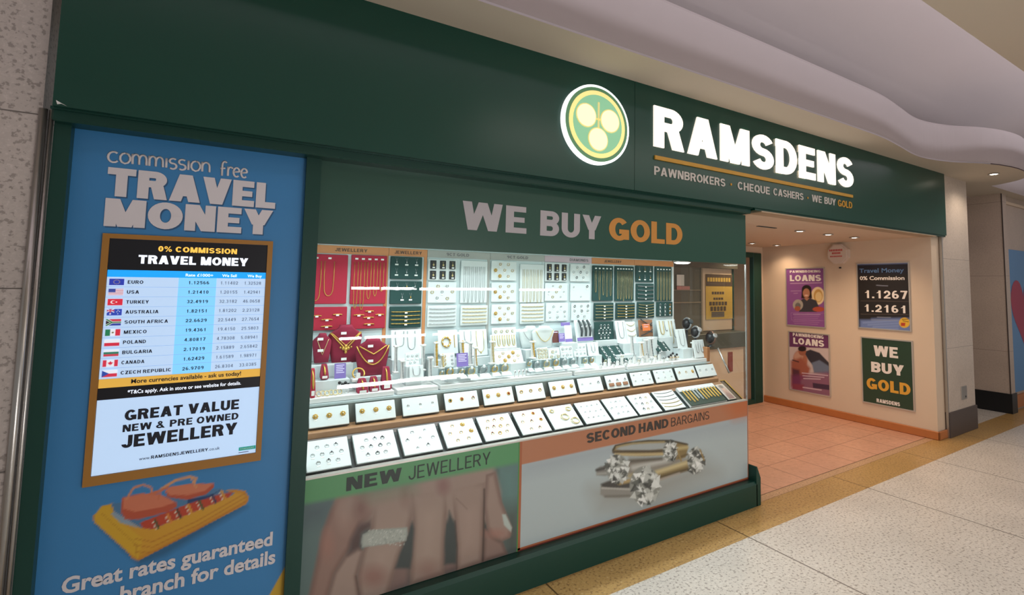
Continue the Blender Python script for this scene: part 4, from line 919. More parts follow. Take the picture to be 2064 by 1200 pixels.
for i, (xa, xb) in enumerate(SILLT):
    M = plane_m(xa, .04, .787, .2, .889); w = xb-xa; h = LT
    where = TN[i]+' sill tray'
    cont = ['silver rings', 'silver rings with dark stones', 'sparse silver rings', 'gold rings', 'mixed gold rings', 'red and gold earrings', 'coiled gold chains', 'small silver rings', 'tagged silver rings', 'mixed dark rings', 'silver bracelets', 'heavy gold chains'][i]
    if i < 11:
        tray('jewellery_tray', M, w, h, WPAD, DARKT, 'white slanted tray of %s, %s on the window sill' % (cont, TN[i]+(' from left' if i else '')), 'tray', 'slanted trays on the window sill')
    g = 'jewellery on the '+where
    if i == 0: rows_on(M, w, h, [3, 4, 3], [R_SIL, R_SIL, R_SILD], 'silver ring with tag', where, 'ring', g, 'ring', 0, .62, .003, .5)
    if i == 1: rows_on(M, w, h, [3, 4, 3], [R_SIL, R_SILD, R_DARK], 'silver ring with dark stone', where, 'ring', g, 'ring', 0, .6, .003, .5)
    if i == 2: rows_on(M, w, h, [2, 3, 2], [R_SIL, R_SM, R_SILD, R_SM], 'slim silver ring', where, 'ring', g, 'ring', 0, .62, .006, .55)
    if i == 3: rows_on(M, w, h, [2, 3, 2], [R_GLD, R_BIG, R_GLD], 'gold stone ring', where, 'ring', g, 'ring', 0, .6, .004, .55)
    if i == 4: rows_on(M, w, h, [3, 4, 3], [R_GLD, R_GLDR, R_PLN], 'gold ring with tag', where, 'ring', g, 'ring', 0, .62, .004, .5)
    if i == 5: rows_on(M, w, h, [2, 3, 2], [R_GLDR, R_BIGR, R_GLD], 'gold earring with red stone', where, 'earring', g, 'earring', 0, .64, .004, .58)
    if i == 6:
        for k, (cx, cz, r, n_) in enumerate(((.035, .145, .013, 2), (.155, .145, .017, 2), (.10, .085, .025, 3), (.155, .045, .026, 3))):
            mb = MB().use(PALEGOLD); P = [((r*(1-.12*math.sin(3*q)))*math.cos(q)+r*.25*math.sin(q*.5), -.004-.001*math.cos(2*q), r*(.9+.1*math.cos(q*.5))*math.sin(q)) for q in np.linspace(0, 2*math.pi*n_, 26*n_)]
            mb.tube(P, .0021, 5)
            local_obj('coiled_chain', mb, M @ Matrix.Translation((cx+.01, -.004, cz)), 'coiled pale gold chain at the %s of the %s' % (('top left', 'top right', 'middle', 'lower right')[k], where), 'chain', g)
    if i == 7: rows_on(M, w, h, [4, 4, 4], [R_SM], 'small silver ring', where, 'ring', g, 'ring', 0, .62, .004, .52)
    if i == 8: rows_on(M, w, h, [3, 4, 3], [R_SM, R_SIL], 'tagged silver ring', where, 'ring', g, 'ring', 0, .6, .004, .55)
    if i == 9: rows_on(M, w, h, [3, 4, 3], [R_SIL, R_DARK, R_GLD], 'mixed metal ring', where, 'ring', g, 'ring', 0, .62, .005, .55)
    if i == 10:
        for k in range(5):
            put('bracelet', brace_mesh('silver_bracelet', w*.86, .012, .0026, SILVER if k < 3 else PALEGOLD, .0006, False, 25), M @ Matrix.Translation((w/2, 0, h*(.9-.175*k))), 'curved bracelet in row %d from the back of the eleventh sill tray' % (k+1), 'bracelet', g)
    if i == 11:
        o = tray('chain_tray', M, w, h, mat('bottle_green_pad', '#36453c', .8), WHITE, 'dark green tray of hanging gold chains at right end of the window sill', 'tray', 'slanted trays on the window sill')
        c = bpy.data.objects.new('tag_strip', MB().use(WPAD).box(.0, w, -.006, .004, h*.78, h).mesh('tag_strip')); COL.objects.link(c); c.parent = o
        for k in range(11):
            x = .03+k*(w-.055)/10; L = (.10, .118, .112, .09, .105, .11, .10, .095, .10, .105, .095)[k]; mb = MB(); tagshape(mb, 0, .012, .016, .014, -.007); mb.use(GOLD if k not in (3, 4) else SILVER)
            for s_ in (-1, 1): mb.tube([(s_*.0045+.0012*math.sin(j*2.1), -.007, -j*L/14) for j in range(15)], [(.0015+.0008*(j % 2))*(1.2 if k > 6 else 1) for j in range(15)], 5)
            mb.ball((0, -.007, -L-.002), .004, 6)
            local_obj('gold_chain', mb, M @ Matrix.Translation((x, -.002, h*.80)), '%s chain hanging, %s of eleven on the dark green sill tray' % ('gold' if k not in (3, 4) else 'silver', num(k, 11)), 'chain', g)
# small framed card beside the chain tray
M = plane_m(3.372, .045, .787, .2, .885); MPC = M
cdo = thing('picture_card', M.translation, 'small framed portrait card beside the gold chain tray', 'card'); cdo.matrix_world = M; WLOC[cdo.name] = (0, 0, 0)
c = bpy.data.objects.new('frame', MB().use(ALU).box(0, .085, -.003, .006, 0, .165, bev=.001).mesh('frame')); COL.objects.link(c); c.parent = cdo
X, Z, W = grid_plane(.005, .080, .005, .16, .003, Matrix.Translation((0, -.0036, 0))); pr = Print(X, Z, '#8a8a90')
pr.ell(.045, .07, .03, .06, '#8d6a66', .02); pr.ell(.043, .115, .014, .02, '#a07a70', .01); pr.ell(.04, .138, .022, .02, '#3a3a44', .012); pr.poly([(.01, .0), (.075, 0), (.07, .05), (.04, .08), (.015, .05)], '#6d4a50', .012)
pc = print_obj(cdo, 'portrait', X, Z, W, pr, print_mat('card_print', .3))
gf = MB().use(mat('dark_end_plate', '#221a14', .4)).add([(3.462, .035, .778), (3.515, .035, .778), (3.515, .215, .892), (3.462, .215, .892)], [(0, 1, 2, 3)])
gf.use(GOLD).tube([(3.468, .215, .897), (3.514, .215, .897), (3.516, .035, .783)], .004, 6); tag(gf.build('corner_trim'), 'gold edged dark corner plate at the right end of the sill', 'trim')

# ------------------------------------------------------------------ small upright trays on the wooden ledge
LED = [(622, 704, 868, 858), (717, 798, 855, 847), (812, 885, 842, 834), (898, 966, 830, 823), (976, 1037, 821, 813), (1044, 1100, 809, 803), (1111, 1163, 801, 794), (1169, 1217, 793, 786), (1225, 1270, 785, 780), (1276, 1318, 779, 772), (1323, 1362, 772, 766), (1367, 1406, 767, 762), (1409, 1445, 761, 757)]
LC = ['three gold cluster rings', 'three large gold rings', 'three tiny silver rings', 'green and red gold rings', 'three broad gold rings', 'plain gold rings', 'three tall gold rings', 'tiny tagged rings', 'three rings on brown boxes', 'six tiny silver rings', 'small pale rings', 'dark and gold rings', 'three silver rings']
for i, (u0, u1, v0, v1) in enumerate(LED):
    xa = max(.528, at(u0, v0, 'y', .27)[0]); xb = at(u1, v1, 'y', .27)[0]; w = xb-xa; h = .1015
    M = plane_m(xa, .266, .929, .316, 1.0165)
    tray('ring_tray', M, w, h, WPAD, DARKT, 'small white tray of %s, %s on the wooden ledge' % (LC[i], TN[i]+(' from left' if i else '')), 'tray', 'small trays on the wooden ledge', .011, .001)
    where = TN[i]+' ledge tray'; g = 'rings on the '+where
    ms, ds, rows = [([R_BIG], 'gold cluster ring', [3]), ([R_BIG], 'large gold ring', [3]), ([R_SM], 'tiny silver ring', [3]), ([R_BIGG, R_BIGR, R_GLDR], ['green stone gold ring', 'red stone gold ring', 'small red gold ring'], [3]), ([R_BIG, R_BIG, R_BIGR], 'broad gold ring', [3]), ([R_PLN], 'plain gold ring', [3]), ([R_BIG], 'tall gold ring', [3]), ([R_SM, R_SM, R_SILD], 'tiny tagged ring', [3]),
                    ([R_SILD], 'dark stone ring', [3]), ([R_SM], 'tiny silver ring', [3, 3]), ([R_SM], 'small pale ring', [3, 3]), ([R_GLDR, R_GLD, R_BIG], 'gold dark stone ring', [3]), ([R_SIL], 'silver ring with tag', [3])][i]
    rows_on(M, w, h, rows, ms, ds, where, 'ring', g, 'ring', .006, .68, .001, .42)
    if i == 8:
        for k in range(3): local_obj('ring_box', MB().use(mat('brown_box', '#9a6d50', .6)).box(-.021, .021, -.012, -.003, -.011, .011, bev=.002), M @ Matrix.Translation((w*(.19+.31*k), 0, .03)), 'small brown box, %s on ninth ledge tray' % num(k, 3), 'box', 'brown boxes on the ninth ledge tray')

# ------------------------------------------------------------------ back panels with captions and pads
YB = .712
PAN = [(622, 782, ORB, ORB, 'JEWELLERY', 'red pad', (675, 740)), (782, 860, ORB, ORB, 'JEWELLERY', 'narrow dark green pad', (795, 850)), (860, 987, GRB, GRB, '9CT GOLD', 'white and grey', (900, 945)), (987, 1097, GRB, PALE, '9CT GOLD', 'gold charm', (1022, 1064)), (1097, 1192, PKB, PALE, 'DIAMONDS', 'pink topped white', (1148, 1185)), (1192, 1278, ORB, PALE, 'JEWELLERY', 'green necklace', (1217, 1252)), (1278, 1357, ORB, PALE, '', 'rightmost green', None)]
for i, (u0, u1, cm, em, cap, nm, cu) in enumerate(PAN):
    xa = max(.526, at(u0, 560, 'y', YB)[0]); xb = at(u1, 560, 'y', YB)[0]
    pn = thing('jewellery_board', ((xa+xb)/2, YB, 1.3), 'tall %s display panel, %s at the back of the case' % (nm, TN[i]), 'panel', 'panels at the back of the display case')
    MB().use(PALE).box(xa, xb-.002, YB, YB+.008, 1.20, 1.872).build('board', pn)
    MB().use(cm).box(xa, xb-.002, YB-.004, YB, 1.824, 1.872).build('caption_band', pn)
    MB().use(em).box(xb-.022, xb-.002, YB-.003, YB, 1.10 if em is ORB else 1.20, 1.824).build('edge_strip', pn)
    if cap:
        a_ = at(cu[0], 505, 'y', YB)[0]; b_ = at(cu[1], 510, 'y', YB)[0]
        caps(pn, 'caption', cap, a_, b_, 1.838, 1.858, frameY(YB-.0055), mat('caption_ink', '#5a4334', .6) if cm is ORB else mat('caption_grey', '#6b6a6c', .6), t=.2, gap=.14)
    if i == 0:
        q = MB().use(WHITE).prism([(xa, 1.872), (xa, 1.842)]+[(xa+.03*math.sin(k*math.pi/12), 1.872-.03*math.cos(k*math.pi/12)) for k in range(7)], 0, frameY(YB-.0046)); q.build('corner_spot', pn)
    if i == 6: MB().use(WHITE).box(xb-.010, xb+.002, YB-.0035, YB, 1.10, 1.85).build('end_post', pn)
YP = .695
def pad(u0, u1, vt, vb, m, label):
    xa, za = at(u0, vt, 'y', YP)[0], at(u0, vt, 'y', YP)[2]; xb = at(u1, (vt+vb)/2, 'y', YP)[0]; zb = at((u0+u1)/2, vb, 'y', YP)[2]; xa = max(xa, .528)
    za = at((u0+u1)/2, vt, 'y', YP)[2]
    o = MB().use(m).box(xa, xb, YP, YP+.0125, zb, za, bev=.003).build('display_pad', origin=((xa+xb)/2, YP+.008, zb))
    tag(o, label, 'pad', 'pads on the back panels')
    return Matrix.Translation((xa, YP, zb)), xb-xa, za-zb
def necks(P, n, where, metal, r, lens, xs=None, wd=.016, tg=True, mname='chain', z0=.86):
    M, w, h = P
    for k in range(n):
        x = w*(xs[k] if xs else (.14+.72*k/max(1, n-1))); L = h*lens[k % len(lens)]
        me = neck_mesh(mname, wd, L, r, metal, (.97-z0)*h*.55 if tg else None)
        put('necklace', me, M @ Matrix.Translation((x, 0, h*z0)), '%s necklace hanging, %s on %s' % ({GOLD: 'gold', SILVER: 'silver', PALEGOLD: 'pale gold'}[metal], num(k, n), where), 'necklace', 'necklaces on '+where)
def braces(P, n, where, metal, r, sag=.004, ripple=.0, tg=True, wf=.9, z0=.86, dz=.7):
    M, w, h = P
    for k in range(n):
        me = brace_mesh('bracelet', w*wf, sag, r, metal, ripple, tg)
        nm = ['top', 'bottom'][k] if n == 2 else ('top' if k == 0 else 'bottom' if k == n-1 else ORD[k])
        put('bracelet', me, M @ Matrix.Translation((w/2, -.002, h*(z0-dz*k/max(1, n-1)))), '%s bracelet, %s on %s' % ({GOLD: 'gold', SILVER: 'silver', PALEGOLD: 'pale gold'}[metal], nm, where), 'bracelet', 'bracelets on '+where)
def charms(P, rows, where, ms, ds='gold charm', nm='charm'):
    M, w, h = P; rows_on(M, w, h, rows, ms, ds, where, 'charm', 'charms on '+where, nm, .004, .68, .003, .58)
# red pads
necks(pad(630, 700, 513, 613, REDV, 'tall red pad with two gold necklaces, far left'), 2, 'far left red pad', GOLD, .0021, [.80, .70], [.12, .48], .05)
necks(pad(709, 779, 515, 613, REDV, 'tall red pad with five gold necklaces'), 5, 'second tall red pad', GOLD, .0019, [.95, .98, .76, .7, .6], None, .02)
def pins(P, L, where):
    M, w, h = P
    for k, (x, z, ww) in enumerate(L): put('gold_pin', brace_mesh('pin', ww, -.003, .0026, GOLD, .0008, True, 11), M @ Matrix.Translation((w*x, 0, h*z)), 'gold brooch pin, %s on %s' % (num(k, len(L))+' listed from top' if False else ['top left', 'top right', 'centre', 'lower', 'bottom'][k], where), 'brooch', 'brooch pins on '+where)
pins(pad(630, 699, 619, 666, REDV, 'low red pad of gold pins, far left'), [(.13, .62, .05), (.72, .66, .05), (.42, .45, .06), (.42, .16, .06)], 'far left low red pad')
pins(pad(708, 777, 618, 663, REDV, 'low red pad of five gold pins'), [(.22, .62, .06), (.82, .62, .05), (.52, .78, .05), (.5, .5, .06), (.52, .2, .06)], 'second low red pad')
# narrow dark green column
P = pad(788, 851, 518, 563, DARKG, 'dark green pad of six pendants, top of narrow panel'); rows_on(P[0], P[1], P[2], [3, 3], [PEN_S], 'silver pendant with tag', 'upper dark green pad', 'pendant', 'pendants on upper dark green pad', 'pendant', .006, .62, .001, .46)
P = pad(787, 850, 567, 613, DARKG, 'dark green pad of mixed pendants, middle of narrow panel'); rows_on(P[0], P[1], P[2], [3, 2], [PEN_S, PEN_G, PEN_S], 'hanging pendant with tag', 'middle dark green pad', 'pendant', 'pendants on middle dark green pad', 'pendant', .006, .55, .004, .46)
braces(pad(786, 849, 618, 661, DARKG, 'dark green pad of four bracelets, bottom of narrow panel'), 4, 'lower dark green pad', GOLD, .0022, .002, .0, True, .92, .76, .55)
# white column c
P = pad(864, 920, 523, 566, WPAD, 'white pad of six black carded pendants'); rows_on(P[0], P[1], P[2], [3, 3], [CBX], 'gold pendant on black card', 'white carded pad', 'pendant', 'carded pendants on the white pad', 'carded_pendant', 0, .68, 0, .48)
charms(pad(863, 920, 569, 611, WPAD, 'white pad of charms below the carded pendants'), [2, 3, 2], 'white pad below cards', [R_WHT, R_SIL], 'pale gold charm')
braces(pad(862, 920, 616, 659, WPAD, 'white pad of five bracelets below the charms'), 5, 'white bracelet pad, third panel', SILVER, .0022, .002, .001, False)
necks(pad(930, 982, 526, 611, WPAD, 'white pad of six fine necklaces, third panel'), 6, 'white necklace pad, third panel', SILVER, .0014, [.84, .86, .85], None, .012, False)
braces(pad(929, 983, 616, 656, WPAD, 'white pad of five pale bracelets, third panel right'), 5, 'right bracelet pad, third panel', PALEGOLD, .0022, .001, .001, False)
# gold charm column d
for k, (vt, vb) in enumerate(((527, 566), (570, 609), (614, 653))):
    nm = ('upper', 'middle', 'lower')[k]; charms(pad(991, 1041, vt, vb, WPAD, 'white pad of gold charms, %s of three on fourth panel' % nm), [2, 3, 2], nm+' gold charm pad', [R_GLD, R_WHT, R_BIG])
necks(pad(1049, 1097, 533, 610, WPAD, 'white pad of six fine necklaces, fourth panel'), 6, 'white necklace pad, fourth panel', PALEGOLD, .0014, [.84, .88, .86], None, .012, False)
braces(pad(1049, 1097, 612, 653, WPAD, 'white pad of five bracelets, fourth panel'), 5, 'bracelet pad, fourth panel', PALEGOLD, .0022, .002, .001, False)
# pink topped panel
P = pad(1099, 1144, 530, 568, WPAD, 'white pad of black cards under the pink caption'); rows_on(P[0], P[1], P[2], [3, 3], [CBX], 'silver pendant on black card', 'pink topped carded pad', 'pendant', 'carded pendants under the pink caption', 'carded_pendant', 0, .66, 0, .46)
charms(pad(1099, 1144, 571, 607, WPAD, 'white pad of faint charms, middle left, fifth panel'), [2, 3, 2], 'middle left pad, fifth panel', [R_SM, R_WHT], 'small silver charm')
charms(pad(1101, 1145, 611, 648, WPAD, 'white pad of charms, lower left, fifth panel'), [2, 3, 3], 'lower left pad, fifth panel', [R_SIL, R_SM], 'small silver charm')
charms(pad(1150, 1189, 533, 568, WPAD, 'white pad of dark charms, upper right, fifth panel'), [2, 3, 2], 'upper right pad, fifth panel', [R_SIL, R_DARK], 'dark silver charm')
charms(pad(1150, 1190, 572, 607, WPAD, 'nearly empty white pad, middle right, fifth panel'), [2, 1], 'middle right pad, fifth panel', [R_SM, R_DARK], 'tiny charm')
charms(pad(1152, 1191, 611, 646, WPAD, 'white pad of dark charms, lower right, fifth panel'), [3, 3, 2], 'lower right pad, fifth panel', [R_DARK, R_SIL], 'dark charm')
# green pads on the right
necks(pad(1195, 1236, 536, 607, DARKG, 'tall dark green pad of sparse necklaces, sixth panel left'), 5, 'left green pad, sixth panel', PALEGOLD, .0014, [.62, .84, .7, .75, .72], None, .014)
braces(pad(1198, 1237, 611, 646, DARKG, 'dark green bracelet pad, sixth panel left'), 5, 'left bracelet pad, sixth panel', PALEGOLD, .0017, .001, 0, True)
necks(pad(1240, 1278, 537, 607, DARKG, 'tall dark green pad of dense gold necklaces, sixth panel right'), 6, 'right green pad, sixth panel', PALEGOLD, .0017, [.8, .82, .86, .8], None, .014)
braces(pad(1242, 1280, 611, 643, DARKG, 'dark green bracelet pad, sixth panel right'), 5, 'right bracelet pad, sixth panel', GOLD, .0019, .002, 0, True)
P = pad(1282, 1317, 536, 569, DARKG, 'dark green pendant pad at top of seventh panel'); rows_on(P[0], P[1], P[2], [3, 3], [PEN_S, PEN_G], 'tagged pendant', 'green pendant pad, seventh panel', 'pendant', 'pendants on the seventh panel', 'pendant', .005, .62, 0, .5)
braces(pad(1283, 1318, 572, 606, DARKG, 'dark green bracelet pad, seventh panel middle'), 4, 'middle bracelet pad, seventh panel', SILVER, .0024, .004, 0, True)
braces(pad(1285, 1319, 609, 641, DARKG, 'dark green bracelet pad, seventh panel bottom'), 5, 'bottom bracelet pad, seventh panel', PALEGOLD, .002, .008, 0, True)
necks(pad(1321, 1354, 538, 607, DARKG, 'tall dark green necklace pad at right end of panels'), 5, 'rightmost green pad', PALEGOLD, .0019, [.84, .86], None, .014)
P = pad(1324, 1356, 609, 638, DARKG, 'dark green ring pad at right end of panels'); rows_on(P[0], P[1], P[2], [3, 3, 3], [R_SIL, R_SIL, R_GLDR], 'silver ring', 'rightmost green ring pad', 'ring', 'rings on rightmost green pad', 'ring', .003, .62, 0, .56)
# ------------------------------------------------------------------ things standing on the white plinths
def rect(u0, u1, vt, vb, y):
    a = at(u0, vb, 'y', y); b_ = at(u1, vb, 'y', y); c_ = at((u0+u1)/2, vt, 'y', y); d_ = at((u0+u1)/2, vb, 'y', y)
    return max(a[0], .53), b_[0], d_[2], c_[2]
LILAC = mat('lilac_card', '#7f6bb2', .6); LIL2 = mat('lilac_text', '#d8cff0', .6); BROWNC = mat('brown_card', '#6b3a34', .6); ORC = mat('orange_card', '#d8743a', .6)
ACRY = glass_mat('clear_acrylic', (.90, .95, .95), 1.0); BWHITE = mat('white_block', '#d3dcdd', .5)
BLK = []
def block(u0, u1, vt, y, dep, label, zb=ZPL, yi=None):
    xa, xb, z, _ = rect(u0, u1, vt, vt-2, yi if yi else y+.02)
    z -= .0055; ya, yb = y-.01, min(y+dep, .705)
    for (a0, a1, b0, b1) in BLK:                 # keep blocks from running into one another
        ox, oy = min(xb, a1)-max(xa, a0), min(yb, b1)-max(ya, b0)
        if ox > 0 and oy > 0:
            if oy <= ox or ox > .5*(xb-xa):
                if ya < b0: yb = b0-.001
                else: ya = b1+.001
            elif xa < a0: xb = a0-.001
            else: xa = a1+.001
    if yb-ya < .008: yb = ya+.008
    BLK.append((xa, xb, ya, yb))
    o = MB().use(BWHITE).box(xa, xb, ya, yb, zb, z, bev=.002).build('display_block', origin=((xa+xb)/2, (ya+yb)/2, zb)); return tag(o, label, 'block', 'white display blocks')
    o = MB().use(BWHITE).box(xa, xb, y-.01, y+dep, zb, z, bev=.002).build('display_block', origin=((xa+xb)/2, y+dep/2, zb)); return tag(o, label, 'block', 'white display blocks')
def bust(u0, u1, vt, vb, y, m, label, parts, grp, neckw=.32):
    """necklace bust: shield with a neck, bowed forward; parts = list of (metal, drop0..1, width, radius, tagz)"""
    xa, xb, z0, z1 = rect(u0, u1, vt, vb, y); w = xb-xa; h = z1-z0; cx = (xa+xb)/2
    t = thing('necklace_bust', (cx, y, z0), label, 'necklace bust', grp)
    prof = [(0, .36), (.25, .42), (.5, .47), (.66, .50), (.74, .49), (.80, .42), (.86, .32), (.92, neckw*.66), (1, neckw*.5)]
    nx = 8; mb = MB().use(m); vs = []
    surf = lambda s, q: Vector((cx+s*w, y-.03*(1-(s/.5)**2)*(.5+.5*q if q < .8 else 1)-.006+.04*(q-.2)*.0, z0+q*h))
    for q, hw in prof:
        for k in range(nx+1): vs.append(surf(-hw+2*hw*k/nx, q))
    nf = len(vs)
    for q, hw in prof:
        for k in range(nx+1): vs.append(Vector((cx-hw*w+2*hw*w*k/nx, y+.012, z0+q*h)))
    fs = []; nr = len(prof)
    for r in range(nr-1):
        for k in range(nx):
            a = r*(nx+1)+k; fs.append([a, a+1, a+nx+2, a+nx+1]); b2 = nf+a; fs.append([b2+1, b2, b2+nx+1, b2+nx+2])
        for k in (0, nx):
            a = r*(nx+1)+k; fs.append([a, a+nx+1, nf+a+nx+1, nf+a] if k == 0 else [a+nx+1, a, nf+a, nf+a+nx+1])
    for r in (0, nr-1):
        for k in range(nx): a = r*(nx+1)+k; fs.append([a, nf+a, nf+a+1, a+1] if r == 0 else [a+1, nf+a+1, nf+a, a])
    mb.add(vs, fs, True); mb.build('body', t)
    for i, (metal, dp, nw, r, vee) in enumerate(parts):
        top = .80; P = []
        for k in range(13):
            s = (k/12*2-1); q = top-dp*((1-abs(s)) if vee else (1-s*s)); v = surf(s*nw, q); v[1] -= .006; P.append(v)
        mb = MB().use(metal).tube(P, r, 6)
        if vee == 2:
            c_ = P[6]
            for dx, dz, rr in ((0, 0, .012), (.014, .006, .009), (-.014, .006, .009), (.0, -.016, .008), (.028, .012, .006), (-.028, .012, .006), (0, .018, .010)): mb.ball((c_[0]+dx, c_[1]-.002, c_[2]+dz), rr, 6, sc=(1, .5, 1))
        o = mb.build('necklace', origin=tuple(P[6])); tag(o, '%s necklace, %s on the %s' % ({GOLD: 'gold', SILVER: 'silver', PALEGOLD: 'pale gold'}[metal], num(i, len(parts)) if len(parts) != 2 else ('inner', 'outer')[i], label.split(',')[0]), 'necklace', 'necklaces on busts')
    return t
def price(x, y, z, label, w=.028, h=.014):
    o = MB().use(PAPER).box(x-w/2, x+w/2, y-.001, y+.001, z-h/2, z+h/2).build('price_tag', origin=(x, y, z-h/2)); tag(o, label, 'price tag', 'price tags on maroon busts')
def card(u0, u1, vt, vb, y, m, label, lines=3, stripe=None):
    xa, xb, z0, z1 = rect(u0, u1, vt, vb, y); t = thing('sale_card', ((xa+xb)/2, y, z0), label, 'card', 'small cards in the display')
    A = Matrix.Translation((xa, y, z0)) @ Matrix.Rotation(math.radians(-10), 4, 'X'); w = xb-xa; h = z1-z0
    MB().use(m).box(0, w, 0, .003, 0, h, A).build('card', t)
    if lines:
        mb = MB().use(LIL2)
        for k in range(lines): mb.box(w*.14, w*(.86-.13*(k % 2)), -.0006, 0, h*(.84-.6*k/lines), h*(.90-.6*k/lines), A)
        mb.build('text_lines', t)['kind'] = 'stuff'
    if stripe: MB().use(stripe).box(0, w, -.0006, 0, h*.02, h*.2, A).build('stripe', t)
    MB().use(BWHITE).box(w*.4, w*.6, .002, .03, 0, .004, Matrix.Translation((xa, y, z0))).build('foot', t)
    return t
def leaner(u0, u1, vt, vb, y, m, label, deg=14, name='leaning_pad'):
    xa, xb, z0, z1 = rect(u0, u1, vt, vb, y); w = xb-xa; h = (z1-z0)
    M = Matrix.Translation((xa, y, z0)) @ Matrix.Rotation(math.radians(-deg), 4, 'X')
    o = thing(name, M.translation, label, 'pad', 'leaning display pads'); o.matrix_world = M
    for nm, mb in (('pad', MB().use(m).box(0, w, 0, .010, 0, h, bev=.003)), ('prop', MB().use(BWHITE).box(w*.3, w*.7, .010, .012+h*math.tan(math.radians(deg))*.6, 0, .006))):
        c = bpy.data.objects.new(nm, mb.mesh(nm)); COL.objects.link(c); c.parent = o
    return M, w, h
def stand(u0, u1, vt, vb, y, m, metal, label, name='ring_stand', grp='maroon ring stands'):
    """small tapering velvet stand with a piece hung on it and a white tag at its foot"""
    xa, xb, z0, z1 = rect(u0, u1, vt, vb, y); w = xb-xa; h = z1-z0; cx = (xa+xb)/2; t = thing(name, (cx, y, z0), label, 'stand', grp)
    q = lambda f, zz, yy: [(cx-w*f/2, y+yy, z0+zz*h), (cx+w*f/2, y+yy, z0+zz*h)]
    mb = MB().use(m); rows = [(.8, 0, -.022), (1.0, .10, -.026), (1.0, .34, -.018), (.82, .75, .002), (.7, .96, .010), (.55, 1.0, .016)]
    vs = []
    for f_, zz, yy in rows: vs += q(f_, zz, yy)
    nb = len(vs)
    for f_, zz, yy in rows: vs += q(f_, zz, max(yy+.012, .024))
    n_ = len(rows); fs = []
    for r in range(n_-1):
        a = 2*r; fs += [[a, a+1, a+3, a+2], [nb+a+1, nb+a, nb+a+2, nb+a+3], [a, a+2, nb+a+2, nb+a], [a+3, a+1, nb+a+1, nb+a+3]]
    fs += [[0, nb, nb+1, 1], [2*n_-2, 2*n_-1, nb+2*n_-1, nb+2*n_-2]]
    mb.add(vs, fs); mb.build('body', t)
    d = MB().use(metal); d.tube([(cx-.004, y+.004, z0+h*.95), (cx, y-.006, z0+h*.75), (cx+.001, y-.014, z0+h*.5), (cx+.001, y-.024, z0+h*.3)], [.002, .0045, .006, .003], 6)
    o = d.build('drop_pendant'); tag(o, 'drop hung on the '+label, 'pendant', 'drops on stands')
    p_ = MB().use(PAPER).box(cx-w*.32, cx+w*.32, y-.030, y-.028, z0+h*.08, z0+h*.25); p_.build('tag', t)
    return t
def tbar(u0, u1, vt, vb, y, metal, label, m=None, chunky=False):
    xa, xb, z0, z1 = rect(u0, u1, vt, vb, y); w = max(xb-xa, .02); h = z1-z0; cx = (xa+xb)/2
    t = thing('bracelet_stand', (cx, y, z0), label, 'stand', 'white bracelet stands')
    mb = MB().use(m or WHITE); mb.box(cx-w*.5, cx+w*.5, y, y+.03, z1-.012, z1, bev=.003); mb.box(cx-w*.3, cx+w*.3, y+.006, y+.018, z0+.01, z1-.012); mb.box(cx-w*.55, cx+w*.55, y-.01, y+.035, z0, z0+.01, bev=.003); mb.build('post', t)
    n = 14; P = [(cx, y+.015*math.cos(k/(n-1)*1.5)-.008-.012*k/(n-1), z1+.004-(h-.012)*k/(n-1)) for k in range(n)]
    b2 = MB().use(metal).tube(P, [(.0045 if chunky else .0026)*(1+.5*(k % 2)) for k in range(n)], 6)
    o = b2.build('bracelet'); tag(o, ('%s bracelet laid down the ' % {GOLD: 'gold', SILVER: 'silver', PALEGOLD: 'pale gold', GRAPH: 'dark'}[metal])+label, 'bracelet', 'bracelets on stands')
def clearbox(u0, u1, vt, vb, y, metal, label, stone=None):
    xa, xb, z0, z1 = rect(u0, u1, vt, vb, y); w = xb-xa; h = z1-z0; cx = (xa+xb)/2
    t = thing('clear_stand', (cx, y, z0), label, 'stand', 'clear boxes along the plinth front')
    mb = MB().use(ACRY)
    for (a, b_, c_, d_) in ((xa, xa+.002, z0, z1), (xb-.002, xb, z0, z1), (xa, xb, z1-.002, z1)): mb.box(a, b_, y, y+.035, c_, d_)
    mb.build('acrylic_frame', t)
    MB().use(mat('grey_insert', '#9aa5a6', .6)).box(xa+.003, xb-.003, y+.03, y+.034, z0+.004, z1-.003).build('insert', t)
    MB().use(WHITE).add([(xa, y-.025, z0), (xb, y-.025, z0), (xb, y+.035, z0), (xa, y+.035, z0), (xa+.004, y-.003, z0+.016), (xb-.004, y-.003, z0+.016), (xb, y+.035, z0+.016), (xa, y+.035, z0+.016)], [(0, 3, 2, 1), (4, 5, 6, 7), (0, 1, 5, 4), (1, 2, 6, 5), (2, 3, 7, 6), (3, 0, 4, 7)]).build('foot', t)
    r = min(w*.34, h*.36); zc = z0+h*.55; g = MB().use(metal); g.tube([(cx+r*math.cos(q), y+.016-.004*math.sin(q), zc+r*math.sin(q)) for q in np.linspace(0, 6.283, 15)[:-1]], r*.2, 6, closed=True)
    g.use(stone or BRIL).ball((cx, y+.010, zc+r), r*.45, 7); 
    o = g.build('ring'); tag(o, 'large ring inside the '+label, 'ring', 'rings in clear boxes')
def hang(M, w, h, x, L, ww, r, metal, label, drop=False, z0=.94):
    put('necklace', neck_mesh('pad_necklace', ww, L, r, metal, None, drop), M @ Matrix.Translation((w*x, -max(0, r-.0025), h*z0)), label, 'necklace', 'necklaces on leaning pads')

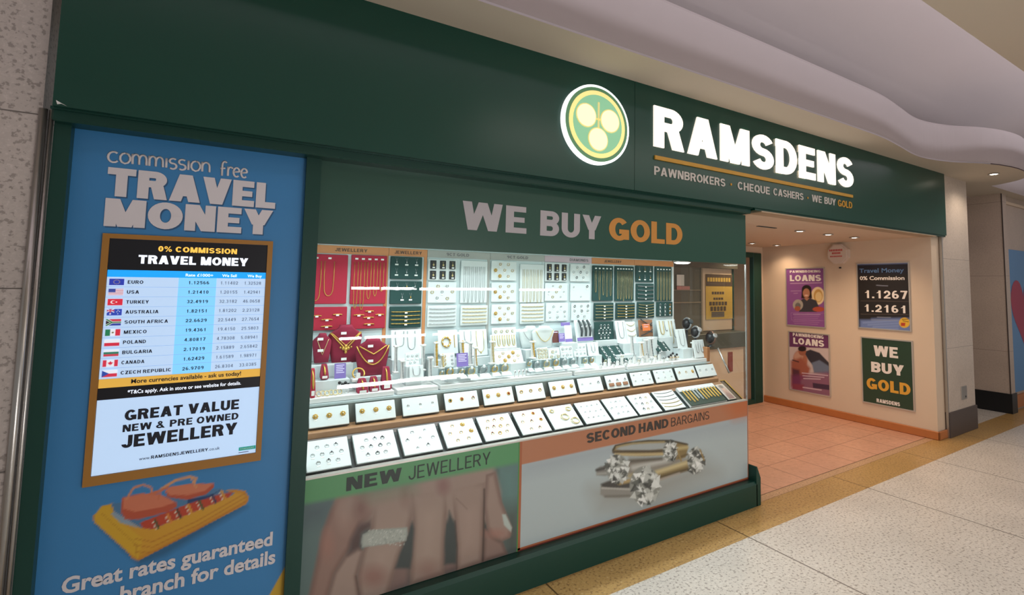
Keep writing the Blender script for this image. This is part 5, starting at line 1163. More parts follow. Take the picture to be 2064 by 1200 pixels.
# maroon group at the left
block(622, 706, 731, .56, .145, 'tall white block under the two left maroon busts', yi=.645)
block(706, 785, 756, .50, .14, 'low white block under the right maroon bust', yi=.56)
bust(628, 666, 672, 731, .61, MAROON, 'leftmost maroon bust, cut by the window post', [(PALEGOLD, .52, .30, .0018, 1)], 'maroon necklace busts')
bust(659, 727, 655, 731, .63, MAROON, 'tall maroon bust, with an ornate gold collar', [(GOLD, .34, .42, .0025, 1), (GOLD, .44, .46, .0042, 2)], 'maroon necklace busts')
bust(714, 782, 682, 756, .545, MAROON, 'front maroon bust, with two plain gold necklaces', [(GOLD, .22, .40, .0038, 1), (GOLD, .50, .48, .0038, 0)], 'maroon necklace busts')
for (u, v, y, lb) in ((646, 684, .570, 'white price tag high on leftmost maroon bust'), (646, 707, .570, 'white price tag midway down leftmost maroon bust'), (693, 672, .590, 'white price tag on neck of the tall maroon bust'), (693, 724, .590, 'white price tag at foot of the tall maroon bust'), (747, 698, .505, 'white price tag on upper part of front maroon bust'), (747, 728, .505, 'white price tag on lower part of front maroon bust')):
    q = at(u, v, 'y', y); price(q[0], y, q[2], lb)
block(629, 703, 765, .47, .06, 'small white step holding the lilac card and drop stand')
stand(645, 661, 735, 764, .495, MAROON, GOLD, 'maroon drop stand left of the lilac card')
card(674, 697, 733, 763, .49, LILAC, 'lilac printed card between maroon stand and front bust', 5)
stand(624, 634, 744, 801, .41, REDV, GOLD, 'tall red stand against the left window post')
stand(719, 740, 764, 793, .41, MAROON, GOLD, 'front maroon ring stand, leftmost of the three')
stand(744, 762, 760, 789, .42, MAROON, GOLD, 'front maroon ring stand, middle of the three')
stand(768, 787, 740, 785, .43, MAROON, GOLD, 'front maroon ring stand, rightmost and tallest')
for k in range(6):
    u = 638+k*8.3; xa, xb, z0, z1 = rect(u, u+10, 771, 796, .40+.012*(k % 2)); r = (xb-xa)*.46; cz = ZPL+r+.003
    g = MB().use(PALEGOLD).tube([((xa+xb)/2+r*math.cos(q), .41+.012*(k % 2)+.012*math.sin(q*1.0), cz+r*math.sin(q)*.95) for q in np.linspace(0, 6.283, 17)[:-1]], r*.22, 6, closed=True)
    tag(g.build('hoop_earring'), 'pale gold hoop, %s in the row of six below the lilac card' % num(k, 6), 'earring', 'row of pale gold hoops')
for k in range(4):
    xa, xb, z0, z1 = rect(681+k*6, 688+k*6, 768+3*(k % 2), 776+3*(k % 2), .425); mb = MB().use(BLACK).ball(((xa+xb)/2, .425, (z0+z1)/2), .009, 8); mb.use(WHITE).tube([((xa+xb)/2, .43, ZPL), ((xa+xb)/2, .428, (z0+z1)/2)], .002, 5)
    tag(mb.build('stud_earring'), 'dark stone stud on a stalk, %s of four near maroon stands' % num(k, 4), 'earring', 'dark stone studs')
q = at(722, 752, 'y', .47); g = MB().use(GOLD).tube([(q[0]+.03*math.cos(a_), .46+.016*math.sin(a_), q[2]-.002+.027*math.sin(a_)) for a_ in np.linspace(-.6, 4.0, 16)], .004, 6)
g.use(WHITE).box(q[0]-.035, q[0]+.03, .44, .50, q[2]-.045, q[2]-.028, bev=.003); g.box(q[0]-.01, q[0]+.01, .462, .474, q[2]-.03, q[2]+.0)
tag(g.build('bangle_stand'), 'gold bangle on a white stand left of the front maroon bust', 'bangle')

# white group, second plinth
M, w, h = leaner(789, 851, 664, 724, .62, WPAD, 'wide white pad with two chain necklaces, second plinth'); block(788, 853, 723, .60, .1, 'white block behind the bracelet stands, second plinth')
hang(M, w, h, .28, h*.50, .05, .0022, SILVER, 'silver chain necklace at left of the wide white pad'); hang(M, w, h, .66, h*.62, .045, .0022, SILVER, 'silver chain necklace at right of the wide white pad')
for j, (u0, u1, vt, vb, y, lb) in enumerate(((793, 803, 697, 753, .50, 'tall white bracelet stand, leftmost on the second plinth'), (806, 816, 727, 770, .44, 'short white bracelet stand, near front of second plinth'), (848, 858, 695, 748, .50, 'white bracelet stand by the orange strip foot'), (862, 873, 720, 768, .44, 'white bracelet stand at right end of second plinth'))):
    tbar(u0, u1, vt, vb, y, SILVER, lb)
M, w, h = leaner(817, 846, 711, 738, .50, WPAD, 'small white pad of fine earrings, second plinth'); block(816, 848, 737, .48, .06, 'small white block under the fine earring pad')
rows_on(M, w, h, [3, 2], [R_SM], 'fine silver earring', 'the small second plinth pad', 'earring', 'fine earrings on second plinth', 'earring', 0, .6, 0, .5)
M, w, h = leaner(826, 854, 737, 764, .44, WPAD, 'low white pad with one V-shaped chain, second plinth'); hang(M, w, h, .5, h*.7, .04, .002, SILVER, 'silver chain on the low second plinth pad')
# third plinth
block(866, 985, 722, .60, .1, 'long white block behind the brooch pad')
M, w, h = leaner(884, 924, 665, 714, .61, WPAD, 'white pad with a round gold brooch, third plinth')
g = MB().use(GOLD); g.tube([(.026*math.cos(q), -.006, .030*math.sin(q)) for q in np.linspace(0, 6.283, 20)[:-1]], .006, 6, closed=True); g.use(BRIL)
for k in range(8): g.ball((.026*math.cos(k*.785), -.012, .030*math.sin(k*.785)), .004, 6)
local_obj('brooch', g, M @ Matrix.Translation((w*.4, 0, h*.5)), 'round gold brooch set with stones on third plinth', 'brooch')
put('necklace', brace_mesh('strand', h*.55, .0, .0018, GOLD, 0, False), M @ Matrix.Translation((w*.82, 0, h*.52)) @ Matrix.Rotation(math.radians(90), 4, 'Y'), 'short vertical gold strand right of the round brooch', 'chain')
M, w, h = leaner(928, 984, 664, 718, .62, WPAD, 'white pad with fine necklaces, right of the brooch'); hang(M, w, h, .3, h*.42, .045, .002, SILVER, 'silver necklace, left on the pad beside brooch'); hang(M, w, h, .74, h*.8, .05, .002, PALEGOLD, 'pale gold necklace, right on the pad beside brooch', True)
for (u0, u1, vt, vb, y, mt, lb, ch) in ((874, 884, 690, 742, .50, GOLD, 'tall stand of gold links, left of the brooch', True), (927, 938, 688, 722, .56, GOLD, 'gold link stand above the lilac card', True), (944, 954, 690, 738, .50, SILVER, 'white bracelet stand right of the lilac card', False), (888, 896, 715, 745, .46, PALEGOLD, 'short stand at front left of third plinth', True), (955, 963, 700, 742, .48, GOLD, 'thin gold stand right of the lilac card', False)):
    tbar(u0, u1, vt, vb, y, mt, lb, None, ch)
card(921, 944, 712, 739, .47, LILAC, 'lilac printed card in the middle of third plinth', 5)
block(900, 946, 741, .455, .05, 'small white step under the lilac card, third plinth')
M, w, h = leaner(890, 918, 712, 740, .49, WPAD, 'white earring card pad left of the lilac card'); rows_on(M, w, h, [2, 2, 2], [R_GLD, R_SM], 'small gold earring', 'the pad by lilac card', 'earring', 'earrings on the pad by lilac card', 'earring', 0, .55, 0, .55)
BX = [(886, 898, GOLD, 745, 765), (899, 918, GOLD, 741, 763), (926, 940, GOLD, 742, 762), (942, 962, PALEGOLD, 740, 761), (966, 987, SILVER, 737, 759), (991, 1007, GOLD, 736, 757), (1010, 1029, PALEGOLD, 734, 755), (1064, 1074, GOLD, 724, 748), (1077, 1092, SILVER, 727, 748), (1096, 1112, PALEGOLD, 726, 746), (1116, 1130, GOLD, 723, 744), (1133, 1147, SILVER, 722, 742), (1151, 1164, SILVER, 722, 740), (1176, 1187, PALEGOLD, 720, 739), (1190, 1201, GOLD, 719, 737)]
for k, (u0, u1, mt, vt, vb) in enumerate(BX):
    y = .40; z = ZPL; xa = at(u0, vb, 'y', y)[0]
    clearbox(u0, u1, vt, vb, y, mt, 'clear ring box, %s of fifteen along the plinth front' % (num(k, 15) if k < 14 else 'rightmost'))
# fourth panel: gold charm pads and white busts
block(988, 1046, 704, .58, .12, 'white block under the pale bracelet pads, fourth panel')
M, w, h = leaner(992, 1041, 660, 676, .66, WPAD, 'narrow white pad of pale rings under the charm pads'); rows_on(M, w, h, [4], [R_WHT], 'pale gold ring', 'the narrow pad under charms', 'ring', 'rings on the narrow pad', 'ring', 0, .7)
M, w, h = leaner(990, 1042, 674, 703, .60, WPAD, 'cream pad of five hanging pale chains'); 
for k in range(5): hang(M, w, h, .12+.19*k, h*.75, .017, .003, PALEGOLD, 'thick pale chain, %s of five on the cream pad' % num(k, 5))
M, w, h = leaner(999, 1056, 704, 732, .49, WPAD, 'white tilted pad of seven gold charms, near front', 30); rows_on(M, w, h, [2, 3, 2], [R_GLD, R_BIG], 'gold charm', 'the tilted front pad', 'charm', 'charms on the tilted front pad', 'charm', 0, .66, .004, .6)
block(998, 1058, 732, .47, .07, 'low white block under the tilted charm pad')
tbar(988, 998, 688, 735, .50, PALEGOLD, 'chunky bracelet stand left of the tilted charm pad', None, True)
block(1046, 1118, 701, .54, .16, 'white block under the pair of white busts', yi=.635)
bust(1046, 1086, 657, 701, .625, WPAD, 'left white bust, bearing a fine silver necklace', [(SILVER, .45, .38, .0018, 0)], 'white necklace busts')
bust(1072, 1116, 657, 701, .572, WPAD, 'right white bust, bearing a gold studded necklace', [(PALEGOLD, .5, .40, .003, 0)], 'white necklace busts')
tbar(1070, 1080, 688, 724, .50, GOLD, 'gold studded stand below the white busts', None, True)
M, w, h = leaner(1083, 1106, 701, 725, .50, WPAD, 'white pad of pale studs, below right white bust'); rows_on(M, w, h, [3, 3, 3], [R_WHT], 'pale stud', 'pad below right bust', 'stud', 'studs below the right white bust', 'stud', 0, .6, 0, .6)
block(1068, 1108, 725, .47, .06, 'small white block below the white busts')
for k, u in enumerate((1034, 1042, 1050, 1057)):
    xa, xb, z0, z1 = rect(u, u+7, 738, 754, .41); mb = MB().use(WHITE).tube([((xa+xb)/2, .41, ZPL), ((xa+xb)/2, .41, ZPL+.03)], .004, 6); mb.ball(((xa+xb)/2, .405, ZPL+.034), .009, 7); mb.use(GRAPH).ball(((xa+xb)/2, .398, ZPL+.034), .004, 6)
    tag(mb.build('pearl_stud'), 'white pearl stud on a stalk, %s of four at plinth front' % num(k, 4), 'earring', 'pearl studs at the plinth front')
# fifth panel: cards and watches
card(1114, 1127, 667, 691, .55, BROWNC, 'dark brown card left of the small lilac card', 1); card(1127, 1139, 672, 689, .54, LILAC, 'small lilac card beside the brown card', 4)
block(1108, 1160, 692, .53, .14, 'white block under the brown and lilac cards')
card(1140, 1154, 656, 690, .585, PAPER, 'tall white card right of the small lilac card', 0, LILAC); card(1131, 1149, 650, 657, .66, LILAC, 'little lilac strip card below the charm pads', 1)
M, w, h = leaner(1163, 1196, 644, 690, .60, WPAD, 'white tilted watch box with lilac band, fifth panel', 16, 'watch_box')
for k in range(3):
    g = MB().use(GRAPH).tube([(.0, -.004, .0), (.004, -.012, h*.22), (.002, -.016, h*.42), (-.004, -.010, h*.62), (-.008, .0, h*.72)], [.008, .009, .012, .009, .008], 7); g.use(SILVER).ball((.003, -.026, h*.40), .010, 10, sc=(1, .4, 1))
    local_obj('watch', g, M @ Matrix.Translation((w*(.26+.26*k), -.012, h*.24)), 'charcoal strapped watch, %s of three in the tilted box' % num(k, 3), 'watch', 'watches in the tilted box')
bb = MB().use(LILAC).box(w*.05, w*.98, -.008, -.001, h*.06, h*.2, M); o = bb.build('lilac_band'); tag(o, 'lilac card strip across the foot of the watch box', 'card')
block(1158, 1202, 692, .565, .1, 'white block under the watch box')
for (u0, u1, vt, vb, y, lb, rows, ms) in ((1131, 1156, 697, 722, .50, 'white pad of silver earrings below the lilac cards', [3, 3], [R_SIL, R_SM]), (1158, 1184, 694, 719, .51, 'white pad of tiny earrings below the watch box', [3, 3], [R_SM]), (1107, 1130, 704, 724, .49, 'white pad of pale earrings, left of silver earrings', [2, 3], [R_WHT, R_SM]), (1186, 1208, 690, 716, .52, 'white pad with one fine chain, right of watch box', [], [])):
    M, w, h = leaner(u0, u1, vt, vb, y, WPAD, lb); block(u0-1, u1+1, vb, y-.01, .06, 'small white block under the '+' '.join(lb.split(',')[0].split()[:7]))
    if rows: rows_on(M, w, h, rows, ms, 'small earring', 'the '+' '.join(lb.split(',')[0].split()[1:5])+(' row' if 'tiny' in lb else ''), 'earring', 'earrings on small front pads', 'earring', 0, .6, 0, .5)
    else: hang(M, w, h, .5, h*.7, .03, .0018, SILVER, 'fine silver chain on the pad right of watch box')
# sixth and seventh panels
P = leaner(1199, 1238, 649, 685, .665, DARKG, 'square dark green ring pad standing under sixth panel', 4); rows_on(P[0], P[1], P[2], [3, 4, 3], [R_SIL], 'white stone ring', 'standing green ring pad', 'ring', 'rings on the standing green pad', 'ring', 0, .56, .001, .56)
block(1197, 1242, 686, .64, .07, 'white block under the standing green ring pad')
def tilted(u, v, y, wpx, dep, deg, m, label):
    q = at(u, v, 'y', y); w = at(u+wpx, v, 'y', y)[0]-q[0]; M = Matrix.Translation(q) @ Matrix.Rotation(math.radians(-deg), 4, 'X'); o = thing('tilted_pad', M.translation, label, 'pad', 'leaning display pads'); o.matrix_world = M
    top = M @ Vector((0, .011, dep*.92)); Mi = M.inverted(); pr_ = MB().use(BWHITE)
    pr_.box(q[0]+w*.3, q[0]+w*.7, q[1]+.024, q[1]+.032, ZPL+.0005, q[2]+.004, Mi)
    for nm, mb in (('pad', MB().use(m).box(0, w, 0, .010, 0, dep, bev=.003)), ('prop', pr_)):
        c = bpy.data.objects.new(nm, mb.mesh(nm)); COL.objects.link(c); c.parent = o
    return M, w, dep
M, w, h = tilted(1222, 731, .47, 46, .17, 52, DARKG, 'dark green tilted pad of white stone rings, near front'); rows_on(M, w, h, [3, 3, 3, 3, 3], [R_SIL], 'white stone ring', 'tilted green pad', 'ring', 'rings on the tilted green pad', 'ring', 0, .66, .002, .8)
M, w, h = tilted(1326, 708, .52, 26, .13, 52, DARKG, 'smaller dark green tilted ring pad, right of middle'); rows_on(M, w, h, [2, 2, 2, 2], [R_SIL], 'white stone ring', 'smaller tilted green pad', 'ring', 'rings on the smaller tilted green pad', 'ring', 0, .5, .002, .8)
block(1242, 1285, 692, .58, .12, 'white block under the chain pads, sixth panel right'); block(1240, 1275, 715, .5, .07, 'lower white block under the chain pads, sixth panel')
M, w, h = leaner(1245, 1266, 646, 692, .62, WPAD, 'white pad with one long silver chain, sixth panel'); hang(M, w, h, .5, h*.72, .05, .0024, SILVER, 'long silver chain, sixth panel pad')
M, w, h = leaner(1266, 1286, 648, 692, .61, WPAD, 'white pad with three stepped chains, sixth panel')
for k in range(3): put('necklace', brace_mesh('stepped_chain', w*.8, .018, .0018, PALEGOLD, 0, False), M @ Matrix.Translation((w/2, 0, h*(.9-.25*k))), 'short chain, %s of three on the stepped chain pad' % ('top', 'middle', 'bottom')[k], 'chain', 'stepped chains')
M, w, h = leaner(1289, 1317, 645, 679, .63, mat('brown_box', '#9a6d50', .6), 'dark brown backed pad behind the orange card', 6)
for k in range(4): put('bracelet', brace_mesh('dark_bracelet', w*.9, .006, .0035, GRAPH, .001, False), M @ Matrix.Translation((w/2, -.006, h*(.85-.2*k))) @ Matrix.Rotation(math.radians(-20 if k % 2 else 24), 4, 'Y'), 'dark bracelet, %s of four behind the orange card' % num(k, 4), 'bracelet', 'bracelets behind the orange card')
card(1296, 1311, 653, 667, .575, ORC, 'small orange card standing on the brown pad', 2); block(1286, 1320, 681, .555, .12, 'white block under the orange card')
M, w, h = leaner(1328, 1350, 645, 679, .63, WPAD, 'white pad with a heavy twisted chain, seventh panel'); hang(M, w, h, .38, h*.8, .04, .0042, PALEGOLD, 'heavy twisted chain, seventh panel pad'); hang(M, w, h, .8, h*.6, .03, .003, SILVER, 'silver chain beside the heavy twisted chain')
M, w, h = leaner(1352, 1369, 643, 700, .60, WPAD, 'tall narrow white pad with beaded chains, seventh panel'); hang(M, w, h, .35, h*.8, .03, .003, PALEGOLD, 'pale beaded chain on the tall narrow pad'); hang(M, w, h, .75, h*.6, .03, .003, SILVER, 'silver beaded chain on the tall narrow pad')
M, w, h = leaner(1368, 1387, 663, 703, .50, WPAD, 'white pad with one fine loop, left of watch stand'); hang(M, w, h, .5, h*.8, .05, .0018, SILVER, 'fine silver loop left of the watch stand')
block(1324, 1352, 680, .61, .1, 'white block under the heavy twisted chain pad'); block(1352, 1372, 703, .56, .12, 'white block under the tall narrow chain pad')
for (u0, u1, vt, vb, y, mt, lb) in ((1272, 1279, 675, 722, .50, SILVER, 'slim white stand with silver chain, left of sparkling cluster'), (1290, 1299, 690, 722, .46, GOLD, 'slim white stand with amber drop'), (1301, 1308, 685, 725, .46, SILVER, 'slim white stand with thin chain, centre right'), (1310, 1318, 682, 722, .47, GRAPH, 'slim white stand with dark chain'), (1396, 1404, 690, 722, .45, PALEGOLD, 'pale gold stand left of silver hoops')):
    tbar(u0, u1, vt, vb, y, mt, lb)
M, w, h = leaner(1402, 1424, 685, 721, .40, WPAD, 'white pad with two silver hoops, right end'); 
for k in range(2): hang(M, w, h, .3+.42*k, h*.65, .028, .0028, SILVER, 'silver hoop chain, %s on the right end pad' % num(k, 2))
block(1372, 1392, 703, .47, .07, 'empty white block near the right end'); 
xa, xb, z0, z1 = rect(1346, 1366, 705, 722, .43)
for k in range(5):
    mb = MB().use(WHITE).box(xa+(xb-xa)*k/5, xa+(xb-xa)*(k+.9)/5, .42+.01*(k % 2), .45, ZPL, ZPL+.02+.012*(k % 3), bev=.002); mb.use(BLACK).ball((xa+(xb-xa)*(k+.45)/5, .428, ZPL+.032+.012*(k % 3)), .010, 8); mb.use(GOLD).ball((xa+(xb-xa)*(k+.8)/5, .418, ZPL+.024), .005, 6)
    tag(mb.build('stone_earring'), 'black stone earring block, %s of five at right front' % num(k, 5), 'earring', 'black stone earrings')
for k in range(16):
    u = 1208+k*8.4; v = 737-k*.95; y = .395+.03*(k % 3); xa, xb, z0, z1 = rect(u, u+7, v-12, v, y); cx = (xa+xb)/2; hh = .022+.016*((k*7) % 3)
    mb = MB().use(WHITE).box(cx-.010, cx+.010, y-.008, y+.012, ZPL, ZPL+hh, bev=.003); mb.use((SILVER, PALEGOLD, SILVER, GRAPH)[k % 4]); r = .010
    mb.tube([(cx+r*math.cos(q), y-.004-.004*math.sin(q), ZPL+hh+.007+r*math.sin(q)) for q in np.linspace(0, 6.283, 13)[:-1]], .0022, 5, closed=True); mb.use(BRIL).ball((cx, y-.008, ZPL+hh+.017), .0045, 6)
    tag(mb.build('ring_block'), 'ring on a little white block, %s in the right front row' % (num(k, 17) if k < 14 else ('fifteenth', 'sixteenth')[k-14]), 'ring', 'rings on little white blocks')
# right end: watch stands, steel rod
def watchstand(u0, u1, vt, vb, y, m1, m2, label, zb=ZPL):
    xa, xb, z0, z1 = rect(u0, u1, vt, vb, y); cx = (xa+xb)/2; r = (xb-xa)*.42; zc = z1-r; t = thing('watch_stand', (cx, y, zb), label, 'watch stand', 'watch stands at the right end')
    MB().use(BLACK).lathe([(.03, 0), (.03, .006), (.012, .012), (.010, max(.014, zc-r*.6-zb))], 14, Matrix.Translation((cx, y, zb))).build('post', t)
    MB().use(BLACK).lathe([(1e-6, -.03), (r*.8, -.03), (r*.9, 0), (r*.8, .03), (1e-6, .03)], 16, Matrix.Translation((cx, y, zc)) @ Matrix.Rotation(math.radians(90), 4, 'Y') @ Matrix.Rotation(.4, 4, 'X')).build('roll', t)
    w_ = MB().use(m1).tube([(cx+.004*math.sin(q), y+(r*.9+.0105)*math.cos(q), zc+(r*.9+.0105)*math.sin(q)) for q in np.linspace(0, 6.283, 19)[:-1]], .009, 6, closed=True); w_.use(m2).lathe([(1e-6, -.006), (.022, -.006), (.022, .006), (.018, .008), (1e-6, .008)], 18, Matrix.Translation((cx, y-r*.95-.01, zc+r*.55)) @ Matrix.Rotation(math.radians(60), 4, 'X'))
    o = w_.build('wristwatch'); tag(o, 'wristwatch strapped round the '+label, 'watch', 'watches on stands')
watchstand(1376, 1393, 643, 690, .60, SILVER, GRAPH, 'left black watch stand near the panel end')
watchstand(1394, 1410, 660, 700, .49, SILVER, SILVER, 'middle black watch stand with pale dial')
xa, xb, z0, z1 = rect(1427, 1447, 700, 727, .36); tag(MB().use(mat('tan_box', '#a56f45', .6)).box(xa, min(xb, 3.515), .368, .44, 1.028, z1, bev=.003).build('tan_box'), 'tan box under the right watch stand', 'box')
watchstand(1424, 1441, 671, 712, .385, mat('copper_metal', '#8f6a5a', .3, metal=1.), SILVER, 'right black watch stand with copper strap', z1)
a_ = at(1447, 702, 'y', .27); b_ = at(1470, 752, 'y', .16); tag(MB().use(STEEL).tube([a_, b_], .008, 10).build('steel_rod'), 'polished steel rod sloping at the right end of the case', 'rod')
lamp = thing('case_downlight', (*at(1375, 534, 'y', .40)[:2], 1.85), 'bright round lamp hanging under the case lid at right', 'lamp')
c0 = lamp.location
MB().use(STEEL).lathe([(.012, .109), (.012, .03), (.07, .02), (.076, -.004)], 20, Matrix.Translation(c0)).build('housing', lamp)
MB().use(mat('lamp_lens', '#ffffff', .4, emit=14)).lathe([(1e-6, -.016), (.05, -.012), (.07, -.002), (.07, 0), (1e-6, 0)], 20, Matrix.Translation(c0)).build('lens', lamp)
# ------------------------------------------------------------------ lobby: posters on the cream wall
XW = 6.62
WARM = (1.0, .74, .50)
def ux(u, v): q = at(u, v, 'x', XW); return -q[1], q[2]
MX = frameX(XW-.010)
def framed(name, u0, u1, vt, vb, label, bg):
    um = (u0+u1)/2; x0 = ux(u0, (vt+vb)/2)[0]; x1 = ux(u1, (vt+vb)/2)[0]; z1 = ux(um, vt)[1]; z0 = ux(um, vb)[1]
    t = thing(name, (XW, -(x0+x1)/2, z0), label, 'poster', 'framed posters on the cream lobby wall'); e = .014; F = frameX(XW-.016)
    mb = MB().use(ALU); mb.box(x0-e, x0, 0, .015, z0-e, z1+e, F); mb.box(x1, x1+e, 0, .015, z0-e, z1+e, F); mb.box(x0, x1, 0, .015, z1, z1+e, F); mb.box(x0, x1, 0, .015, z0-e, z0, F); mb.build('frame', t)
    X, Z, W = grid_plane(x0, x1, z0, z1, .006, MX); U, V = proj(W[0], W[1], W[2]); return t, Print(U, V, bg), (X, Z, W), (x0, x1, z0, z1)
def finish(t, pr, g): print_obj(t, 'printed_face', *g, pr, print_mat('lobby_print', .35))
MX2 = frameX(XW-.0115)
def capsx(t, name, s, u0, u1, vt, vb, m, w=.24, fn=caps, **k):
    um = (u0+u1)/2; x0 = ux(u0, (vt+vb)/2)[0]; x1 = ux(u1, (vt+vb)/2)[0]; a = (ux(um, vb)[1], ux(um, vt)[1])
    if fn is caps: return caps(t, name, s, x0, x1, a[0], a[1], MX2, m, t=w, **k)
    return words(t, name, s, x0, x1, a[0], a[1], MX2, m, **k)
PW = mat('poster_print_white', '#eee6e0', .5); PB = mat('poster_blue_text', '#5c7fae', .5); PG = mat('poster_gold_text', '#e0a63c', .5)
s2 = lambda L: [(1560+x/6, 500+y/6) for x, y in L]; s3 = lambda L: [(1560+x/5.453, 640+y/5.453) for x, y in L]
t, pr, g, bx_ = framed('framed_poster', 1587, 1662, 542, 657, 'purple loans poster showing a person in dark top with coins', '#8d5596')
E2 = lambda x, y, rx, ry, c, s=1.2, a=1.: pr.ell(1560+x/6, 500+y/6, rx/6, ry/6, c, s, a)
E2(530, 580, 82, 108, '#ead2a8'); E2(535, 580, 55, 80, '#c79a55'); E2(540, 590, 40, 58, '#e2c48c'); E2(395, 500, 58, 52, '#211a1c'); pr.poly(s2([(340, 500), (450, 500), (462, 610), (330, 610)]), '#211a1c', 2)
E2(392, 548, 42, 58, '#b27c62'); E2(392, 575, 22, 10, '#e0b8a8', 1.5); pr.poly(s2([(300, 650), (360, 610), (430, 606), (510, 635), (545, 715), (520, 775), (305, 775)]), '#3b3a44', 1.5); pr.poly(s2([(362, 608), (430, 606), (398, 640)]), '#b27c62', 1.2)
E2(290, 690, 62, 66, '#a9a198'); E2(290, 700, 34, 36, '#6c6a6a'); E2(285, 735, 36, 30, '#a85a46'); E2(540, 742, 72, 30, '#b4503c')
for k in range(5): pr.line(s2([(260-10*k+40, 640+8*k), (285, 700)]), .4, '#77736e', .5, .7)
for a_, b_ in (((200, 430), (575, 422)),): pr.line(s2([a_, b_]), 1.6, '#c7a3c4', 1)
for k in range(2): pr.line(s2([(205+35*k, 522+28*k), (325-40*k, 520+28*k)]), 1.2, '#b58fb5', 1)
for k in range(6): pr.line(s2([(235+10*(k % 2), 802+22*k), (560-15*(k % 3), 806+24*k)]), 1.1, '#b183b4' if k else '#d4b4d2', 1, .8)
pr.line(s2([(205, 785), (612, 790), (620, 880), (212, 872), (205, 785)]), .5, '#b183b4', .8)
finish(t, pr, g); capsx(t, 'heading', 'PAWNBROKING', 1593, 1655, 545, 550, PW, .24, gap=.1); capsx(t, 'heading', 'LOANS', 1593, 1656, 554.5, 567, PW, .26, gap=.08)
t, pr, g, bx_ = framed('framed_poster', 1593, 1672, 673, 791, 'purple topped loans poster of two embracing people in jackets', '#cdbdbb')
pr.poly([(1585, 660), (1680, 660), (1680, 703), (1585, 699)], '#6d3b66', 1)
E3 = lambda x, y, rx, ry, c, s=1.5, a=1.: pr.ell(1560+x/5.453, 640+y/5.453, rx/5.453, ry/5.453, c, s, a)
E3(290, 470, 80, 110, '#b07058', 4); E3(270, 430, 50, 50, '#c79a86', 3); pr.poly(s3([(185, 480), (300, 440), (400, 560), (380, 640), (190, 760)]), '#a5604e', 6); pr.poly(s3([(200, 560), (280, 580), (300, 760), (205, 740)]), '#5c3442', 5)
pr.poly(s3([(330, 380), (400, 355), (500, 390), (605, 500), (608, 610), (420, 520), (380, 470)]), '#34333f', 2); pr.poly(s3([(415, 500), (500, 470), (608, 540), (610, 620), (440, 610)]), '#6d7b93', 3)
E3(312, 375, 42, 46, '#a3654f'); E3(310, 345, 46, 30, '#2f2226'); pr.line(s3([(205, 470), (270, 490)]), 2, '#3a2430', 1.5)
pr.poly(s3([(190, 640), (620, 600), (640, 880), (190, 820)]), '#7d3c66', 8, .85); pr.poly(s3([(200, 730), (330, 740), (320, 800), (205, 790)]), '#8f4254', 4)
for k in range(3): pr.line(s3([(310+8*k, 612+30*k), (590-40*k, 640+20*k)]), 1.8, '#d8c2cf', 1, .9)
pr.poly(s3([(425, 720), (610, 745), (612, 800), (430, 775)]), '#44304a', 1.5); pr.line(s3([(320, 770), (520, 800)]), 2.2, '#cfb2bd', 1)
finish(t, pr, g); capsx(t, 'heading', 'PAWNBROKING', 1599, 1661, 673.8, 680.5, PW, .24, gap=.1); capsx(t, 'heading', 'LOANS', 1600, 1662, 683.5, 696.5, PW, .26, gap=.08)
t, pr, g, bx_ = framed('framed_poster', 1731, 1833, 531.5, 663, 'dark travel money poster with two white exchange rates', '#2a2625')
pr.poly([(1720, 515), (1845, 515), (1845, 533), (1720, 536)], '#7d8fc0', 1.5); pr.poly(s2([(1000, 205), (1640, 190), (1650, 320), (1005, 320)]), '#23232e', 3)
pr.poly(s2([(1040, 870), (1170, 870), (1180, 855), (1500, 850), (1700, 850), (1700, 1050), (1040, 1050)]), '#6f82b5', 6)
for k in range(4): pr.line(s2([(1080+60*k, 905+26*k), (1500, 880+32*k)]), 2.5, '#8fa2cd', 3, .7)
for a_ in (640, 800): pr.line(s2([(1050, a_), (1630, a_+8)]), .6, '#6d5f57', 1)
for a_, b_, c_, d_ in ((1240, 452, 1375, 460), (1250, 838, 1410, 842), (1175, 870, 1490, 876)): pr.line(s2([(a_, b_), (c_, d_)]), 1.6, '#8d93a5', 1, .8)
E2(1578, 905, 66, 62, '#e8b93f', 1); pr.poly(s2([(1535, 905), (1590, 905), (1585, 945), (1535, 945)]), '#b8402c', 1.5); pr.line(s2([(1550, 865), (1620, 862)]), 1.2, '#3c3118', 1); pr.line(s2([(1560, 882), (1625, 895)]), 1.2, '#3c3118', 1)
finish(t, pr, g); capsx(t, 'heading', 'Travel Money', 1733, 1823, 541, 549.5, PB, fn=words, bold=.02); capsx(t, 'heading', '0% Commission', 1734, 1824, 557, 564.5, PW, fn=words, bold=.025)
capsx(t, 'digit', '1.1267', 1743, 1830, 586, 602, PW, .2, gap=.14, each=True); capsx(t, 'digit', '1.2161', 1742, 1829, 615, 630, PW, .2, gap=.14, each=True)
t, pr, g, bx_ = framed('framed_poster', 1740, 1840, 685.5, 818, 'dark green poster reading we buy gold, lowest on the right', '#2b4433')
finish(t, pr, g)
for s_, a_, b_, c_, d_, m_ in (('WE', 1762, 1811, 698.5, 720, PW), ('BUY', 1757, 1823, 733, 754, PW), ('GOLD', 1748, 1836, 767.5, 790.5, PG), ('RAMSDENS', 1768, 1815, 807.5, 815, PW)): capsx(t, 'lettering', s_, a_, b_, c_, d_, m_, .26, gap=.08)
